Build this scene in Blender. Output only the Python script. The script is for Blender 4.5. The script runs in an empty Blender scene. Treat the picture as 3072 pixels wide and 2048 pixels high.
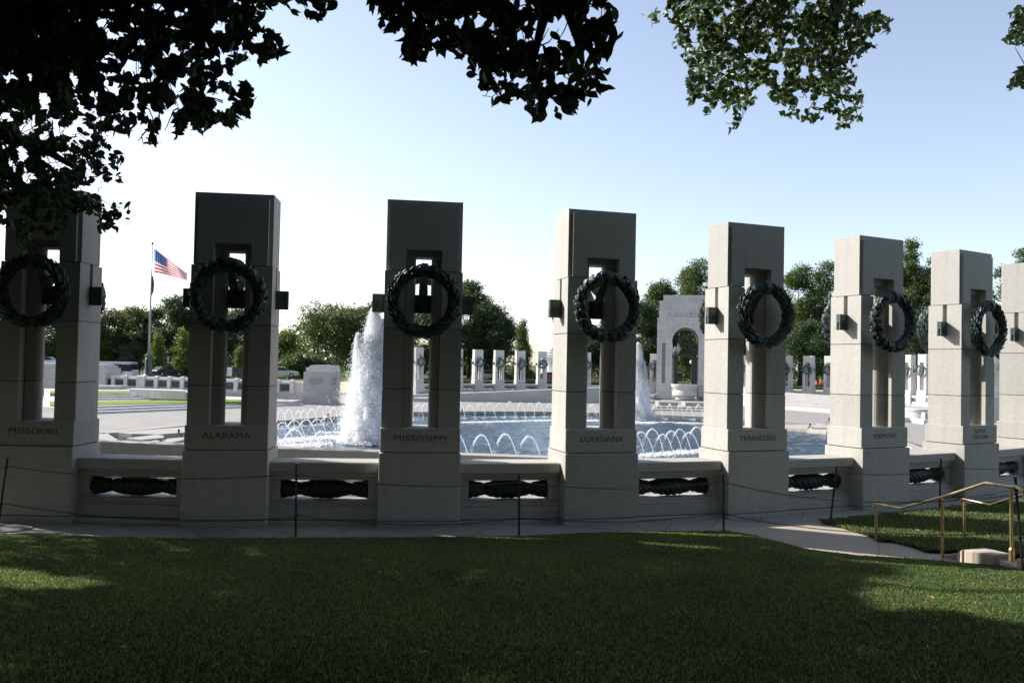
import bpy, math, random
import numpy as np
from mathutils import Vector, Matrix
random.seed(7); rng = np.random.default_rng(11)
R = math.radians
sc = bpy.context.scene
col = sc.collection

# ------------------------------------------------------------------ camera
F = 2483.5; PT = R(1.4734); RL = R(1.168); EYE = 2.71
cam = bpy.data.cameras.new('camera'); camo = bpy.data.objects.new('camera', cam); col.objects.link(camo)
fw = Vector((0, math.cos(PT), math.sin(PT))); r0 = Vector((1, 0, 0)); u0 = Vector((0, -math.sin(PT), math.cos(PT)))
rr = r0*math.cos(RL) + u0*math.sin(RL); uu = -r0*math.sin(RL) + u0*math.cos(RL)
M = Matrix((( rr.x, uu.x, -fw.x, 0), (rr.y, uu.y, -fw.y, 0), (rr.z, uu.z, -fw.z, EYE), (0, 0, 0, 1)))
camo.matrix_world = M
cam.sensor_width = 36; cam.lens = F/3072*36; cam.clip_start = 0.1; cam.clip_end = 12000
sc.camera = camo

# ------------------------------------------------------------------ sky, sun, exposure
SUN_AZ = R(-67.0); SUN_EL = R(30.5)
w = bpy.data.worlds.new('World'); sc.world = w; w.use_nodes = True
nt = w.node_tree; nt.nodes.clear()
sky = nt.nodes.new('ShaderNodeTexSky'); sky.sky_type = 'NISHITA'; sky.sun_disc = False
sky.sun_elevation = SUN_EL; sky.sun_rotation = SUN_AZ
sky.air_density = 1.0; sky.dust_density = .7; sky.ozone_density = 1.3; sky.altitude = 0
bg = nt.nodes.new('ShaderNodeBackground'); bg.inputs[1].default_value = 0.134
wo = nt.nodes.new('ShaderNodeOutputWorld')
hs = nt.nodes.new('ShaderNodeHueSaturation'); hs.inputs['Saturation'].default_value = .76; nt.links.new(sky.outputs[0], hs.inputs['Color'])
tint = nt.nodes.new('ShaderNodeMix'); tint.data_type = 'RGBA'; tint.blend_type = 'MULTIPLY'; tint.inputs[0].default_value = 1; tint.inputs[7].default_value = (.985, .965, .985, 1)
nt.links.new(hs.outputs[0], tint.inputs[6]); nt.links.new(tint.outputs[2], bg.inputs[0]); nt.links.new(bg.outputs[0], wo.inputs[0])
sd = bpy.data.lights.new('sun', 'SUN'); sd.energy = 4.8; sd.angle = R(0.53); sd.color = (1.0, 0.96, 0.905)
so = bpy.data.objects.new('sun', sd); col.objects.link(so)
SUN = Vector((math.sin(SUN_AZ)*math.cos(SUN_EL), math.cos(SUN_AZ)*math.cos(SUN_EL), math.sin(SUN_EL)))
so.rotation_euler = SUN.to_track_quat('Z', 'Y').to_euler()
sc.view_settings.view_transform = 'Standard'; sc.view_settings.look = 'None'
sc.view_settings.gamma = 1; sc.view_settings.exposure = 0.8
sc.render.engine = 'CYCLES'
sc.cycles.max_bounces = 16; sc.cycles.diffuse_bounces = 7; sc.cycles.glossy_bounces = 2
sc.cycles.transmission_bounces = 3; sc.cycles.transparent_max_bounces = 16
sc.cycles.use_denoising = True; sc.cycles.volume_bounces = 16

# ------------------------------------------------------------------ picture <-> place
def ray(px, py):
    a = (px-1536)/F; b = -(py-1024)/F
    a, b = a*math.cos(RL)-b*math.sin(RL), a*math.sin(RL)+b*math.cos(RL)
    return (a, math.cos(PT)-b*math.sin(PT), math.sin(PT)+b*math.cos(PT))
def aty(px, py, y):
    r = ray(px, py); k = y/r[1]; return (r[0]*k, y, EYE+r[2]*k)
def atz(px, py, z):
    r = ray(px, py); k = (z-EYE)/r[2]; return (r[0]*k, r[1]*k, z)
def proj(P):
    P = np.asarray(P, float); x, y, z = P[..., 0], P[..., 1], P[..., 2]-EYE
    zc = y*math.cos(PT)+z*math.sin(PT); u = z*math.cos(PT)-y*math.sin(PT)
    zs = np.where(zc < .05, .05, zc)
    a, b = x/zs, u/zs
    a, b = a*math.cos(RL)+b*math.sin(RL), -a*math.sin(RL)+b*math.cos(RL)
    return np.where(zc < .05, -9999, 1536+F*a), np.where(zc < .05, -9999, 1024-F*b)
def inpoly(x, y, poly):
    x = np.asarray(x); y = np.asarray(y); c = np.zeros(x.shape, bool); n = len(poly)
    for i in range(n):
        x0, y0 = poly[i]; x1, y1 = poly[(i+1) % n]
        if y0 == y1: continue
        t = ((y0 > y) != (y1 > y)) & (x < (x1-x0)*(y-y0)/(y1-y0)+x0)
        c ^= t
    return c

# ------------------------------------------------------------------ materials
def newmat(name):
    m = bpy.data.materials.new(name); m.use_nodes = True
    n = m.node_tree.nodes; l = m.node_tree.links
    return m, n, l, n['Principled BSDF']
def ramp(n, stops):
    c = n.new('ShaderNodeValToRGB'); e = c.color_ramp.elements
    while len(e) < len(stops): e.new(0.5)
    for k, (p, co) in enumerate(stops): e[k].position = p; e[k].color = (*co, 1)
    return c
def plain(name, co, rough=.6, metal=0, spec=.5, var=.12, vs=3.0):
    m, n, l, b = newmat(name)
    tc = n.new('ShaderNodeTexCoord'); ns = n.new('ShaderNodeTexNoise'); ns.inputs['Scale'].default_value = vs; ns.inputs['Detail'].default_value = 5
    l.new(tc.outputs['Object'], ns.inputs['Vector'])
    c = ramp(n, [(.3, [v*(1-var) for v in co]), (.7, [min(1, v*(1+var)) for v in co])])
    l.new(ns.outputs['Fac'], c.inputs[0]); l.new(c.outputs[0], b.inputs['Base Color'])
    b.inputs['Roughness'].default_value = rough; b.inputs['Metallic'].default_value = metal; b.inputs['Specular IOR Level'].default_value = spec
    return m
def granite(name, base, speck=60., stain=.5, flag=None, rough=.78, cell=None):
    """speckled granite: fine grains, bright and dark flecks, soft weathering; flag = (w, h, darkness) for joints"""
    m, n, l, b = newmat(name)
    tc = n.new('ShaderNodeTexCoord')
    geo = n.new('ShaderNodeNewGeometry')
    P = tc.outputs['Object'] if flag is None else geo.outputs['Position']
    v = n.new('ShaderNodeTexNoise'); v.inputs['Scale'].default_value = speck; v.inputs['Detail'].default_value = 3; v.inputs['Roughness'].default_value = .7
    l.new(P, v.inputs['Vector'])
    c = ramp(n, [(.30, [x*.50 for x in base]), (.42, [x*.90 for x in base]), (.56, base), (.70, [min(1, x*1.28) for x in base]), (.78, [min(1, x*1.55) for x in base])])
    l.new(v.outputs['Fac'], c.inputs[0])
    v2 = n.new('ShaderNodeTexNoise'); v2.inputs['Scale'].default_value = 1.1; v2.inputs['Detail'].default_value = 6; v2.inputs['Roughness'].default_value = .6
    l.new(P, v2.inputs['Vector'])
    c2 = ramp(n, [(.3, [1-.22*stain]*3), (.65, [1.0]*3)])
    l.new(v2.outputs['Fac'], c2.inputs[0])
    mx = n.new('ShaderNodeMix'); mx.data_type = 'RGBA'; mx.blend_type = 'MULTIPLY'; mx.inputs[0].default_value = 1
    l.new(c.outputs[0], mx.inputs[6]); l.new(c2.outputs[0], mx.inputs[7])
    # each stone a slightly different tone
    oi = n.new('ShaderNodeObjectInfo'); mr = n.new('ShaderNodeMapRange'); mr.inputs[3].default_value = .89; mr.inputs[4].default_value = 1.07
    l.new(oi.outputs['Random'], mr.inputs[0])
    mx2 = n.new('ShaderNodeMix'); mx2.data_type = 'RGBA'; mx2.blend_type = 'MULTIPLY'; mx2.inputs[0].default_value = 1
    l.new(mx.outputs[2], mx2.inputs[6]); l.new(mr.outputs[0], mx2.inputs[7])
    last = mx2.outputs[2]
    if not flag:
        sm = n.new('ShaderNodeMapping'); sm.inputs['Scale'].default_value = (5, 5, .35); l.new(P, sm.inputs[0])
        sn = n.new('ShaderNodeTexNoise'); sn.inputs['Scale'].default_value = 1.4; sn.inputs['Detail'].default_value = 5; l.new(sm.outputs[0], sn.inputs['Vector'])
        sr = ramp(n, [(.34, (.80,.79,.77)), (.52, (1,1,1)), (.72, (1.06,1.06,1.05))]); l.new(sn.outputs['Fac'], sr.inputs[0])
        ms = n.new('ShaderNodeMix'); ms.data_type = 'RGBA'; ms.blend_type = 'MULTIPLY'; ms.inputs[0].default_value = stain; l.new(last, ms.inputs[6]); l.new(sr.outputs[0], ms.inputs[7]); last = ms.outputs[2]
    if flag:
        bw, bh, dk, axis = flag
        sep = n.new('ShaderNodeSeparateXYZ'); com = n.new('ShaderNodeCombineXYZ'); l.new(geo.outputs['Position'], sep.inputs[0])
        if axis == 'floor':
            mp = n.new('ShaderNodeMapping'); mp.inputs['Rotation'].default_value = (0, 0, R(24)); l.new(geo.outputs['Position'], mp.inputs[0]); src = mp.outputs[0]
        else:
            l.new(sep.outputs[0], com.inputs[0]); l.new(sep.outputs[2], com.inputs[1]); src = com.outputs[0]
        br = n.new('ShaderNodeTexBrick'); br.inputs['Scale'].default_value = 1; br.inputs['Brick Width'].default_value = bw; br.inputs['Row Height'].default_value = bh
        br.inputs['Mortar Size'].default_value = .012 if axis == 'wall' else .014
        br.inputs['Color1'].default_value = (1, 1, 1, 1); br.inputs['Color2'].default_value = (.86, .87, .88, 1); br.inputs['Mortar'].default_value = (dk, dk, dk, 1); br.inputs['Bias'].default_value = -.2
        l.new(src, br.inputs['Vector'])
        m3 = n.new('ShaderNodeMix'); m3.data_type = 'RGBA'; m3.blend_type = 'MULTIPLY'; m3.inputs[0].default_value = 1
        l.new(last, m3.inputs[6]); l.new(br.outputs['Color'], m3.inputs[7]); last = m3.outputs[2]
    l.new(last, b.inputs['Base Color'])
    b.inputs['Roughness'].default_value = rough; b.inputs['Specular IOR Level'].default_value = .35
    bp = n.new('ShaderNodeBump'); bp.inputs['Strength'].default_value = .25; bp.inputs['Distance'].default_value = .004
    l.new(v.outputs['Fac'], bp.inputs['Height']); l.new(bp.outputs[0], b.inputs['Normal'])
    return m
M_GR = granite('granite', (.46, .445, .405), stain=.28)
M_GRF = granite('granite far brightened', (.61, .59, .56), speck=25, stain=.6)  # far copy of the granite, colour kept light to brighten its shaded faces
M_LEDGE = granite('granite ledge', (.43, .395, .35), speck=30)
M_WALL = granite('granite ashlar', (.50, .485, .46), speck=25, flag=(1.5, .75, .72, 'wall'))
M_FLOOR = granite('granite paving', (.355, .33, .30), speck=40, flag=(1.8, .9, .62, 'floor'))
M_WALK = granite('granite walkway', (.40, .385, .36), speck=45, flag=(1.3, .95, .45, 'floor'))
M_PATH = granite('concrete path', (.52, .44, .35), speck=90, flag=(4.2, 1.45, .6, 'floor'))
M_CUTSHADE = plain('lettering cut shade', (.075, .07, .065), .9)  # dark colour of flat letters stands in for pigment and shade in the cuts
M_CUTSHADEF = plain('lettering cut shade far', (.27, .27, .27), .9)  # same for distant letters, shade of the cuts put into a lighter grey
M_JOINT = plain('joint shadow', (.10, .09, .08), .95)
def bronze(name, a, bb, met=.35, rough=.42):
    m, n, l, b = newmat(name)
    tc = n.new('ShaderNodeTexCoord'); ns = n.new('ShaderNodeTexNoise'); ns.inputs['Scale'].default_value = 9; ns.inputs['Detail'].default_value = 6
    l.new(tc.outputs['Object'], ns.inputs['Vector']); c = ramp(n, [(.35, a), (.7, bb)]); l.new(ns.outputs['Fac'], c.inputs[0]); l.new(c.outputs[0], b.inputs['Base Color'])
    b.inputs['Metallic'].default_value = met; b.inputs['Roughness'].default_value = rough
    return m
M_BRZ = bronze('patinated bronze', (.026, .046, .041), (.085, .122, .105), .2, .5)
M_ROPE = bronze('dark rope bronze', (.012, .019, .018), (.032, .046, .042), .2, .5)
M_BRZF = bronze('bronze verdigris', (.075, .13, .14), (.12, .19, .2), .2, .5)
M_RAIL = bronze('polished brass', (.42, .30, .15), (.60, .45, .26), 1.0, .42)
M_BLACK = plain('black painted steel', (.012, .012, .013), .45)
M_CHAIN = plain('steel chain', (.05, .05, .05), .3, .8)
def water_mat():
    m, n, l, b = newmat('pool water')
    b.inputs['Base Color'].default_value = (.012, .040, .062, 1); b.inputs['Roughness'].default_value = .06; b.inputs['Specular IOR Level'].default_value = .5
    geo = n.new('ShaderNodeNewGeometry'); mp = n.new('ShaderNodeMapping'); mp.inputs['Scale'].default_value = (.8, 1.3, 1); l.new(geo.outputs['Position'], mp.inputs[0])
    a = n.new('ShaderNodeTexNoise'); a.inputs['Scale'].default_value = 2.6; a.inputs['Detail'].default_value = 6; a.inputs['Roughness'].default_value = .62; l.new(mp.outputs[0], a.inputs['Vector'])
    bp = n.new('ShaderNodeBump'); bp.inputs['Strength'].default_value = .8; bp.inputs['Distance'].default_value = .10; l.new(a.outputs['Fac'], bp.inputs['Height']); l.new(bp.outputs[0], b.inputs['Normal'])
    return m
M_WATER = water_mat()
def spray_mat(name, alpha=1.0, fw_=.5):
    m, n, l, b = newmat(name)
    n.remove(b); out = n['Material Output']
    d = n.new('ShaderNodeBsdfDiffuse'); d.inputs[0].default_value = (.96, .97, .98, 1)
    t = n.new('ShaderNodeBsdfTranslucent'); t.inputs[0].default_value = (.97, .98, .99, 1)
    x = n.new('ShaderNodeMixShader'); x.inputs[0].default_value = fw_
    l.new(d.outputs[0], x.inputs[1]); l.new(t.outputs[0], x.inputs[2])
    tr = n.new('ShaderNodeBsdfTransparent'); y = n.new('ShaderNodeMixShader'); y.inputs[0].default_value = alpha
    l.new(tr.outputs[0], y.inputs[1]); l.new(x.outputs[0], y.inputs[2]); l.new(y.outputs[0], out.inputs[0])
    return m
M_SPRAY = spray_mat('water spray', .8); M_DROPS = spray_mat('water drops', .6, .75); M_MIST = spray_mat('water thin', .5); M_FOAM = spray_mat('foam', .85)
def cloud_mat():
    m = bpy.data.materials.new('spray cloud'); m.use_nodes = True; n = m.node_tree.nodes; l = m.node_tree.links; n.remove(n['Principled BSDF'])
    v = n.new('ShaderNodeVolumeScatter'); v.inputs['Color'].default_value = (1,1,1,1); v.inputs['Density'].default_value = 7.0; v.inputs['Anisotropy'].default_value = .1
    l.new(v.outputs[0], n['Material Output'].inputs['Volume']); return m
M_CLOUD = cloud_mat()
def leafmat(name, a, b_, trans=.35, rough=.45, spec=.5, straw=None):
    m, n, l, b = newmat(name)
    out = n['Material Output']
    geo = n.new('ShaderNodeNewGeometry')
    c = ramp(n, [(0, a), (1, b_)] if straw is None else [(0, a), (.88, b_), (.90, straw), (1, [v*.6 for v in straw])]); l.new(geo.outputs['Random Per Island'], c.inputs[0])
    l.new(c.outputs[0], b.inputs['Base Color']); b.inputs['Roughness'].default_value = rough; b.inputs['Specular IOR Level'].default_value = spec
    t = n.new('ShaderNodeBsdfTranslucent'); l.new(c.outputs[0], t.inputs[0])
    hs = n.new('ShaderNodeHueSaturation'); hs.inputs['Value'].default_value = 1.6; hs.inputs['Hue'].default_value = .48; l.new(c.outputs[0], hs.inputs['Color']); l.new(hs.outputs[0], t.inputs[0])
    x = n.new('ShaderNodeMixShader'); x.inputs[0].default_value = trans
    l.new(b.outputs[0], x.inputs[1]); l.new(t.outputs[0], x.inputs[2]); l.new(x.outputs[0], out.inputs[0])
    return m
M_LEAFN = leafmat('linden leaf', (.009, .018, .005), (.024, .046, .009), .28, .6, .2)
M_LEAFE = leafmat('elm leaf', (.036, .074, .013), (.14, .21, .055), .32, .35, .6)
M_T = [leafmat('foliage mid green', (.030, .060, .012), (.085, .135, .028)),
       leafmat('foliage dark green', (.018, .042, .012), (.050, .090, .024)),
       leafmat('foliage yellow green', (.045, .085, .014), (.13, .19, .03), .4),
       leafmat('foliage reddish', (.04, .045, .015), (.09, .09, .03)),
       leafmat('foliage grey green', (.07, .09, .055), (.14, .17, .10))]
M_BARK = plain('bark', (.055, .045, .035), .9, var=.4, vs=8)
def patchy(m):
    n = m.node_tree.nodes; l = m.node_tree.links
    geo = n.new('ShaderNodeNewGeometry'); v = n.new('ShaderNodeTexNoise'); v.inputs['Scale'].default_value = .9; v.inputs['Detail'].default_value = 8; v.inputs['Roughness'].default_value = .68
    l.new(geo.outputs['Position'], v.inputs['Vector']); c = ramp(n, [(.32, (.62,.72,.66)), (.5, (1,1,1)), (.66, (1.22,1.05,.9))]); l.new(v.outputs['Fac'], c.inputs[0])
    for lk in list(l):
        if lk.from_node.type == 'VALTORGB' and lk.from_node != c and lk.to_node.type in ('BSDF_PRINCIPLED', 'HUE_SAT'):
            src, dst = lk.from_socket, lk.to_socket
            mx = n.new('ShaderNodeMix'); mx.data_type = 'RGBA'; mx.blend_type = 'MULTIPLY'; mx.inputs[0].default_value = 1
            l.new(src, mx.inputs[6]); l.new(c.outputs[0], mx.inputs[7]); l.new(mx.outputs[2], dst)
    return m
M_GRASS = leafmat('grass blade', (.024, .062, .014), (.175, .265, .08), .35, .36, .6, straw=(.33, .31, .15))
patchy(M_GRASS)
def turf(name, a, b_, s=3.0):
    m, n, l, b = newmat(name)
    geo = n.new('ShaderNodeNewGeometry'); v = n.new('ShaderNodeTexNoise'); v.inputs['Scale'].default_value = s; v.inputs['Detail'].default_value = 10; v.inputs['Roughness'].default_value = .7
    l.new(geo.outputs['Position'], v.inputs['Vector']); c = ramp(n, [(.3, a), (.7, b_)]); l.new(v.outputs['Fac'], c.inputs[0]); l.new(c.outputs[0], b.inputs['Base Color']); b.inputs['Roughness'].default_value = .95; b.inputs['Specular IOR Level'].default_value = .1
    bp = n.new('ShaderNodeBump'); bp.inputs['Strength'].default_value = .6; bp.inputs['Distance'].default_value = .05; l.new(v.outputs['Fac'], bp.inputs['Height']); l.new(bp.outputs[0], b.inputs['Normal'])
    return m
M_SOIL = turf('lawn soil', (.020, .030, .010), (.045, .055, .020), 6)
M_TURF = turf('sunny lawn', (.15, .20, .03), (.26, .31, .06), 4)
M_GROUND = turf('park ground', (.06, .09, .03), (.13, .14, .05), .3)

# ------------------------------------------------------------------ mesh building
class MB:
    def __init__(s): s.v = []; s.f = []; s.m = []
    def add(s, vs, fs, mi=0):
        o = len(s.v); s.v += [tuple(p) for p in vs]; s.f += [tuple(i+o for i in f) for f in fs]; s.m += [mi]*len(fs)
    def box(s, x0, x1, y0, y1, z0, z1, mi=0):
        s.add([(x0,y0,z0),(x1,y0,z0),(x1,y1,z0),(x0,y1,z0),(x0,y0,z1),(x1,y0,z1),(x1,y1,z1),(x0,y1,z1)],
              [(3,2,1,0),(4,5,6,7),(0,1,5,4),(1,2,6,5),(2,3,7,6),(3,0,4,7)], mi)
    def frust(s, x0, x1, y0, y1, z0, X0, X1, Y0, Y1, z1, mi=0):
        s.add([(x0,y0,z0),(x1,y0,z0),(x1,y1,z0),(x0,y1,z0),(X0,Y0,z1),(X1,Y0,z1),(X1,Y1,z1),(X0,Y1,z1)],
              [(3,2,1,0),(4,5,6,7),(0,1,5,4),(1,2,6,5),(2,3,7,6),(3,0,4,7)], mi)
    def prism(s, poly, z0, z1, mi=0):            # poly ccw seen from above
        n = len(poly)
        s.add([(x,y,z0) for x,y in poly]+[(x,y,z1) for x,y in poly],
              [tuple(range(n-1,-1,-1)), tuple(range(n,2*n))]+[(i,(i+1)%n,n+(i+1)%n,n+i) for i in range(n)], mi)
    def prismy(s, poly, y0, y1, mi=0):           # poly in x,z (ccw seen from -y)
        n = len(poly)
        s.add([(x,y0,z) for x,z in poly]+[(x,y1,z) for x,z in poly],
              [tuple(range(n)), tuple(range(2*n-1,n-1,-1))]+[((i+1)%n,i,n+i,n+(i+1)%n) for i in range(n)], mi)
    def tube(s, pts, rad, n=8, mi=0, cap=True):
        pts = [Vector(p) for p in pts]
        if not hasattr(rad, '__len__'): rad = [rad]*len(pts)
        o = len(s.v); prev = None
        for i, p in enumerate(pts):
            t = (pts[min(i+1,len(pts)-1)]-pts[max(i-1,0)]).normalized()
            if prev is None:
                a = t.orthogonal().normalized()
            else:
                a = (prev - t*prev.dot(t)).normalized()
            prev = a; b = t.cross(a)
            for k in range(n):
                an = 2*math.pi*k/n; q = p+(a*math.cos(an)+b*math.sin(an))*rad[i]; s.v.append(tuple(q))
        for i in range(len(pts)-1):
            for k in range(n):
                s.f.append((o+i*n+k, o+i*n+(k+1)%n, o+(i+1)*n+(k+1)%n, o+(i+1)*n+k)); s.m.append(mi)
        if cap:
            s.f.append(tuple(o+k for k in range(n-1,-1,-1))); s.m.append(mi)
            s.f.append(tuple(o+(len(pts)-1)*n+k for k in range(n))); s.m.append(mi)
    def lathe(s, prof, n=24, c=(0,0), mi=0, a0=0, a1=2*math.pi):
        o = len(s.v); full = abs(a1-a0-2*math.pi) < 1e-6; k = n if full else n+1
        for r, z in prof:
            for i in range(k):
                a = a0+(a1-a0)*i/n; s.v.append((c[0]+r*math.cos(a), c[1]+r*math.sin(a), z))
        for j in range(len(prof)-1):
            for i in range(n if full else n):
                i2 = (i+1)%k; s.f.append((o+j*k+i, o+j*k+i2, o+(j+1)*k+i2, o+(j+1)*k+i)); s.m.append(mi)
        if full:
            s.f.append(tuple(o+i for i in range(n-1,-1,-1))); s.m.append(mi)
            s.f.append(tuple(o+(len(prof)-1)*k+i for i in range(n))); s.m.append(mi)
    def build(s, name, mats, parent=None, smooth=False, bevel=0):
        me = bpy.data.meshes.new(name); me.from_pydata(s.v, [], s.f)
        if not isinstance(mats, (list, tuple)): mats = [mats]
        for m in mats: me.materials.append(m)
        if len(mats) > 1: me.polygons.foreach_set('material_index', s.m)
        if smooth: me.polygons.foreach_set('use_smooth', [True]*len(me.polygons))
        me.update()
        o = bpy.data.objects.new(name, me); col.objects.link(o)
        if parent: o.parent = parent
        if bevel:
            b = o.modifiers.new('bevel', 'BEVEL'); b.width = bevel; b.segments = 1; b.limit_method = 'ANGLE'; b.angle_limit = R(40)
        if smooth == 'auto':
            b = o.modifiers.new('es', 'EDGE_SPLIT'); b.split_angle = R(35)
        return o
def arrmesh(name, V, Fc, mats, mi=None, parent=None, smooth=False):
    """V (n,3) array, Fc (m,k) int array of equal sized faces"""
    me = bpy.data.meshes.new(name); nv, nf, k = len(V), len(Fc), Fc.shape[1]
    me.vertices.add(nv); me.vertices.foreach_set('co', np.asarray(V, np.float32).ravel())
    me.loops.add(nf*k); me.loops.foreach_set('vertex_index', np.asarray(Fc, np.int32).ravel())
    me.polygons.add(nf); me.polygons.foreach_set('loop_start', np.arange(0, nf*k, k, dtype=np.int32)); me.polygons.foreach_set('loop_total', np.full(nf, k, np.int32))
    if not isinstance(mats, (list, tuple)): mats = [mats]
    for m in mats: me.materials.append(m)
    if mi is not None: me.polygons.foreach_set('material_index', np.asarray(mi, np.int32))
    if smooth: me.polygons.foreach_set('use_smooth', np.ones(nf, bool))
    me.update(calc_edges=True); me.validate()
    o = bpy.data.objects.new(name, me); col.objects.link(o)
    if parent: o.parent = parent
    return o
def tag(o, label=None, cat=None, group=None, kind=None):
    if label: o['label'] = label
    if cat: o['category'] = cat
    if group: o['group'] = group
    if kind: o['kind'] = kind
    return o
def empty(name, loc, rz=0, **k):
    o = bpy.data.objects.new(name, None); col.objects.link(o); o.location = loc; o.rotation_euler = (0,0,rz); o.empty_display_size = .2
    return tag(o, **k)
def kids(o): return [c for c in bpy.data.objects if c.parent == o]
CH = {}
def snapshot(o):
    CH[o.name] = [(c, snapshot(c)) for c in kids(o)]; return CH[o.name]
def copy_tree(o, tree, parent=None, skip=()):
    c = o.copy(); col.objects.link(c); c.parent = parent
    for ch, sub in tree:
        if ch.name.split('.')[0] in skip: continue
        copy_tree(ch, sub, c, skip)
    return c
def text_mesh(name, s, size, mat, parent, loc, rot, width=None, sp=1.05, ext=.002):
    cu = bpy.data.curves.new(name, 'FONT'); cu.body = s; cu.size = size; cu.align_x = 'CENTER'; cu.align_y = 'CENTER'; cu.space_character = sp; cu.extrude = ext; cu.resolution_u = 3
    t = bpy.data.objects.new('tmp', cu); col.objects.link(t)
    dg = bpy.context.evaluated_depsgraph_get(); me = bpy.data.meshes.new_from_object(t.evaluated_get(dg)); bpy.data.objects.remove(t)
    me.name = name; me.materials.clear(); me.materials.append(mat)
    o = bpy.data.objects.new(name, me); col.objects.link(o); o.parent = parent; o.location = loc; o.rotation_euler = rot
    if width:
        xs = [v.co.x for v in me.vertices]; k = width/(max(xs)-min(xs)); o.scale = (k, 1, 1)
    return o

# ================================================================== SETTING
EDGE = [(-40,12.2),(-12,12.3),(-7.7,12.38),(-4.9,12.32),(-3.2,12.52),(-1.4,12.74),(.17,12.97),(1.2,13.3),(2.6,13.6),(3.6,13.7),(3.95,13.4),(4.17,12.85),(4.42,12.45),(5.0,12.1),(5.9,11.97),(6.05,11.95),(40,11.95)]
def ye(x): return np.interp(x, [p[0] for p in EDGE], [p[1] for p in EDGE])
def lawn_h(x, y):
    x = np.asarray(x, float); y = np.asarray(y, float)
    d = np.clip(ye(x)-y, 0, None)
    sl = .088 + .07*np.clip((x-2.5)/4.5, 0, 1)
    h = 1.25*(1-np.exp(-sl*d/1.25*1.15))
    bump = .025*np.sin(x*1.3+y*.7)*np.sin(y*.9-x*.4)*np.clip(d/1.5, 0, 1)
    return h + bump + .012*np.clip(d/.25, 0, 1)
# near lawn
xs = np.concatenate([np.linspace(-40,-12,8)[:-1], np.linspace(-12,9,106)[:-1], np.linspace(9,40,12)])
ts = np.linspace(0, 1, 70)**1.4
V = []; 
for x in xs:
    for t in ts:
        y = ye(x)-t*(ye(x)+30); V.append((x, y, float(lawn_h(x, y))-.01*(t == 0)))
n1, n2 = len(xs), len(ts)
Fq = np.array([(i*n2+j, i*n2+j+1, (i+1)*n2+j+1, (i+1)*n2+j) for i in range(n1-1) for j in range(n2-1)])
tag(arrmesh('lawn', np.array(V), Fq, M_SOIL, smooth=True), kind='structure')
# plaza outline and surrounding ground
OUT = [(-85,60),(-60,32),(-30,20.5),(-11,19.4),(-4,19.6),(2,20.6),(7,22.6),(12,26),(17,31),(24,37),(45,50),(62,70),(65,95),(55,118),(30,128),(0,124),(-15,112),(-25,97),(-45,95),(-80,92),(-95,80)]
def far_h(x, y):
    d = math.hypot(x, y)
    t = min(1, max(0, (d-190)/500)); u = min(1, max(0, (-x-30)/14))*min(1, max(0, (y-84)/8))
    return -.06 - 13.5*t*t*(3-2*t) - 1.5*u
V = []; rings = [0, 2, 12, 30, 70, 130, 220, 350, 600, 1500, 6000]; no = len(OUT)
for q in rings:
    for (x, y) in OUT:
        dx, dy = x-0, y-60; L = math.hypot(dx, dy); X, Y = x+dx/L*q, y+dy/L*q
        V.append((X, Y, far_h(X, Y)))
Fq = np.array([(r*no+i, (r+1)*no+i, (r+1)*no+(i+1)%no, r*no+(i+1)%no) for r in range(len(rings)-1) for i in range(no)])
Fq = Fq[:, ::-1]
tag(arrmesh('ground', np.array(V), Fq, M_GROUND), kind='structure')
PZ = -1.5; WZ = -1.74
POOL = [(-20.6,50.2),(-16,56.7),(-13.4,62),(-8.8,68.6),(-3,71.8),(3.4,73.4),(12,72.4),(19,69),(24.4,64),(25,55),(23,45),(17,35.5),(8,30.5),(-3,29),(-11,31),(-18,37),(-22.5,44)]
def ring_fill(name, inner, outer, z, mat):
    """flat sheet between an inner polygon and an outer polygon (both star shaped about the inner centre)"""
    cx = sum(p[0] for p in inner)/len(inner); cy = sum(p[1] for p in inner)/len(inner)
    N = 180
    def hit(poly, a):
        best = 0; dx, dy = math.cos(a), math.sin(a)
        for i in range(len(poly)):
            x0, y0 = poly[i][0]-cx, poly[i][1]-cy; x1, y1 = poly[(i+1)%len(poly)][0]-cx, poly[(i+1)%len(poly)][1]-cy
            ex, ey = x1-x0, y1-y0; den = dx*ey-dy*ex
            if abs(den) < 1e-9: continue
            t = (x0*ey-y0*ex)/den; u = (x0*dy-y0*dx)/den
            if t > 0 and -1e-6 <= u <= 1+1e-6: best = max(best, t)
        return best
    V = []
    for i in range(N):
        a = 2*math.pi*i/N; V.append((cx+hit(inner,a)*math.cos(a), cy+hit(inner,a)*math.sin(a), z))
    for i in range(N):
        a = 2*math.pi*i/N; V.append((cx+hit(outer,a)*math.cos(a), cy+hit(outer,a)*math.sin(a), z))
    Fq = np.array([(i,N+i,N+(i+1)%N,(i+1)%N) for i in range(N)])
    return arrmesh(name, np.array(V), Fq, mat)
tag(ring_fill('plaza_pavement', POOL, [(x*1.02, (y-60)*1.01+60) for x, y in OUT], PZ, M_FLOOR), kind='structure')
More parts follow.
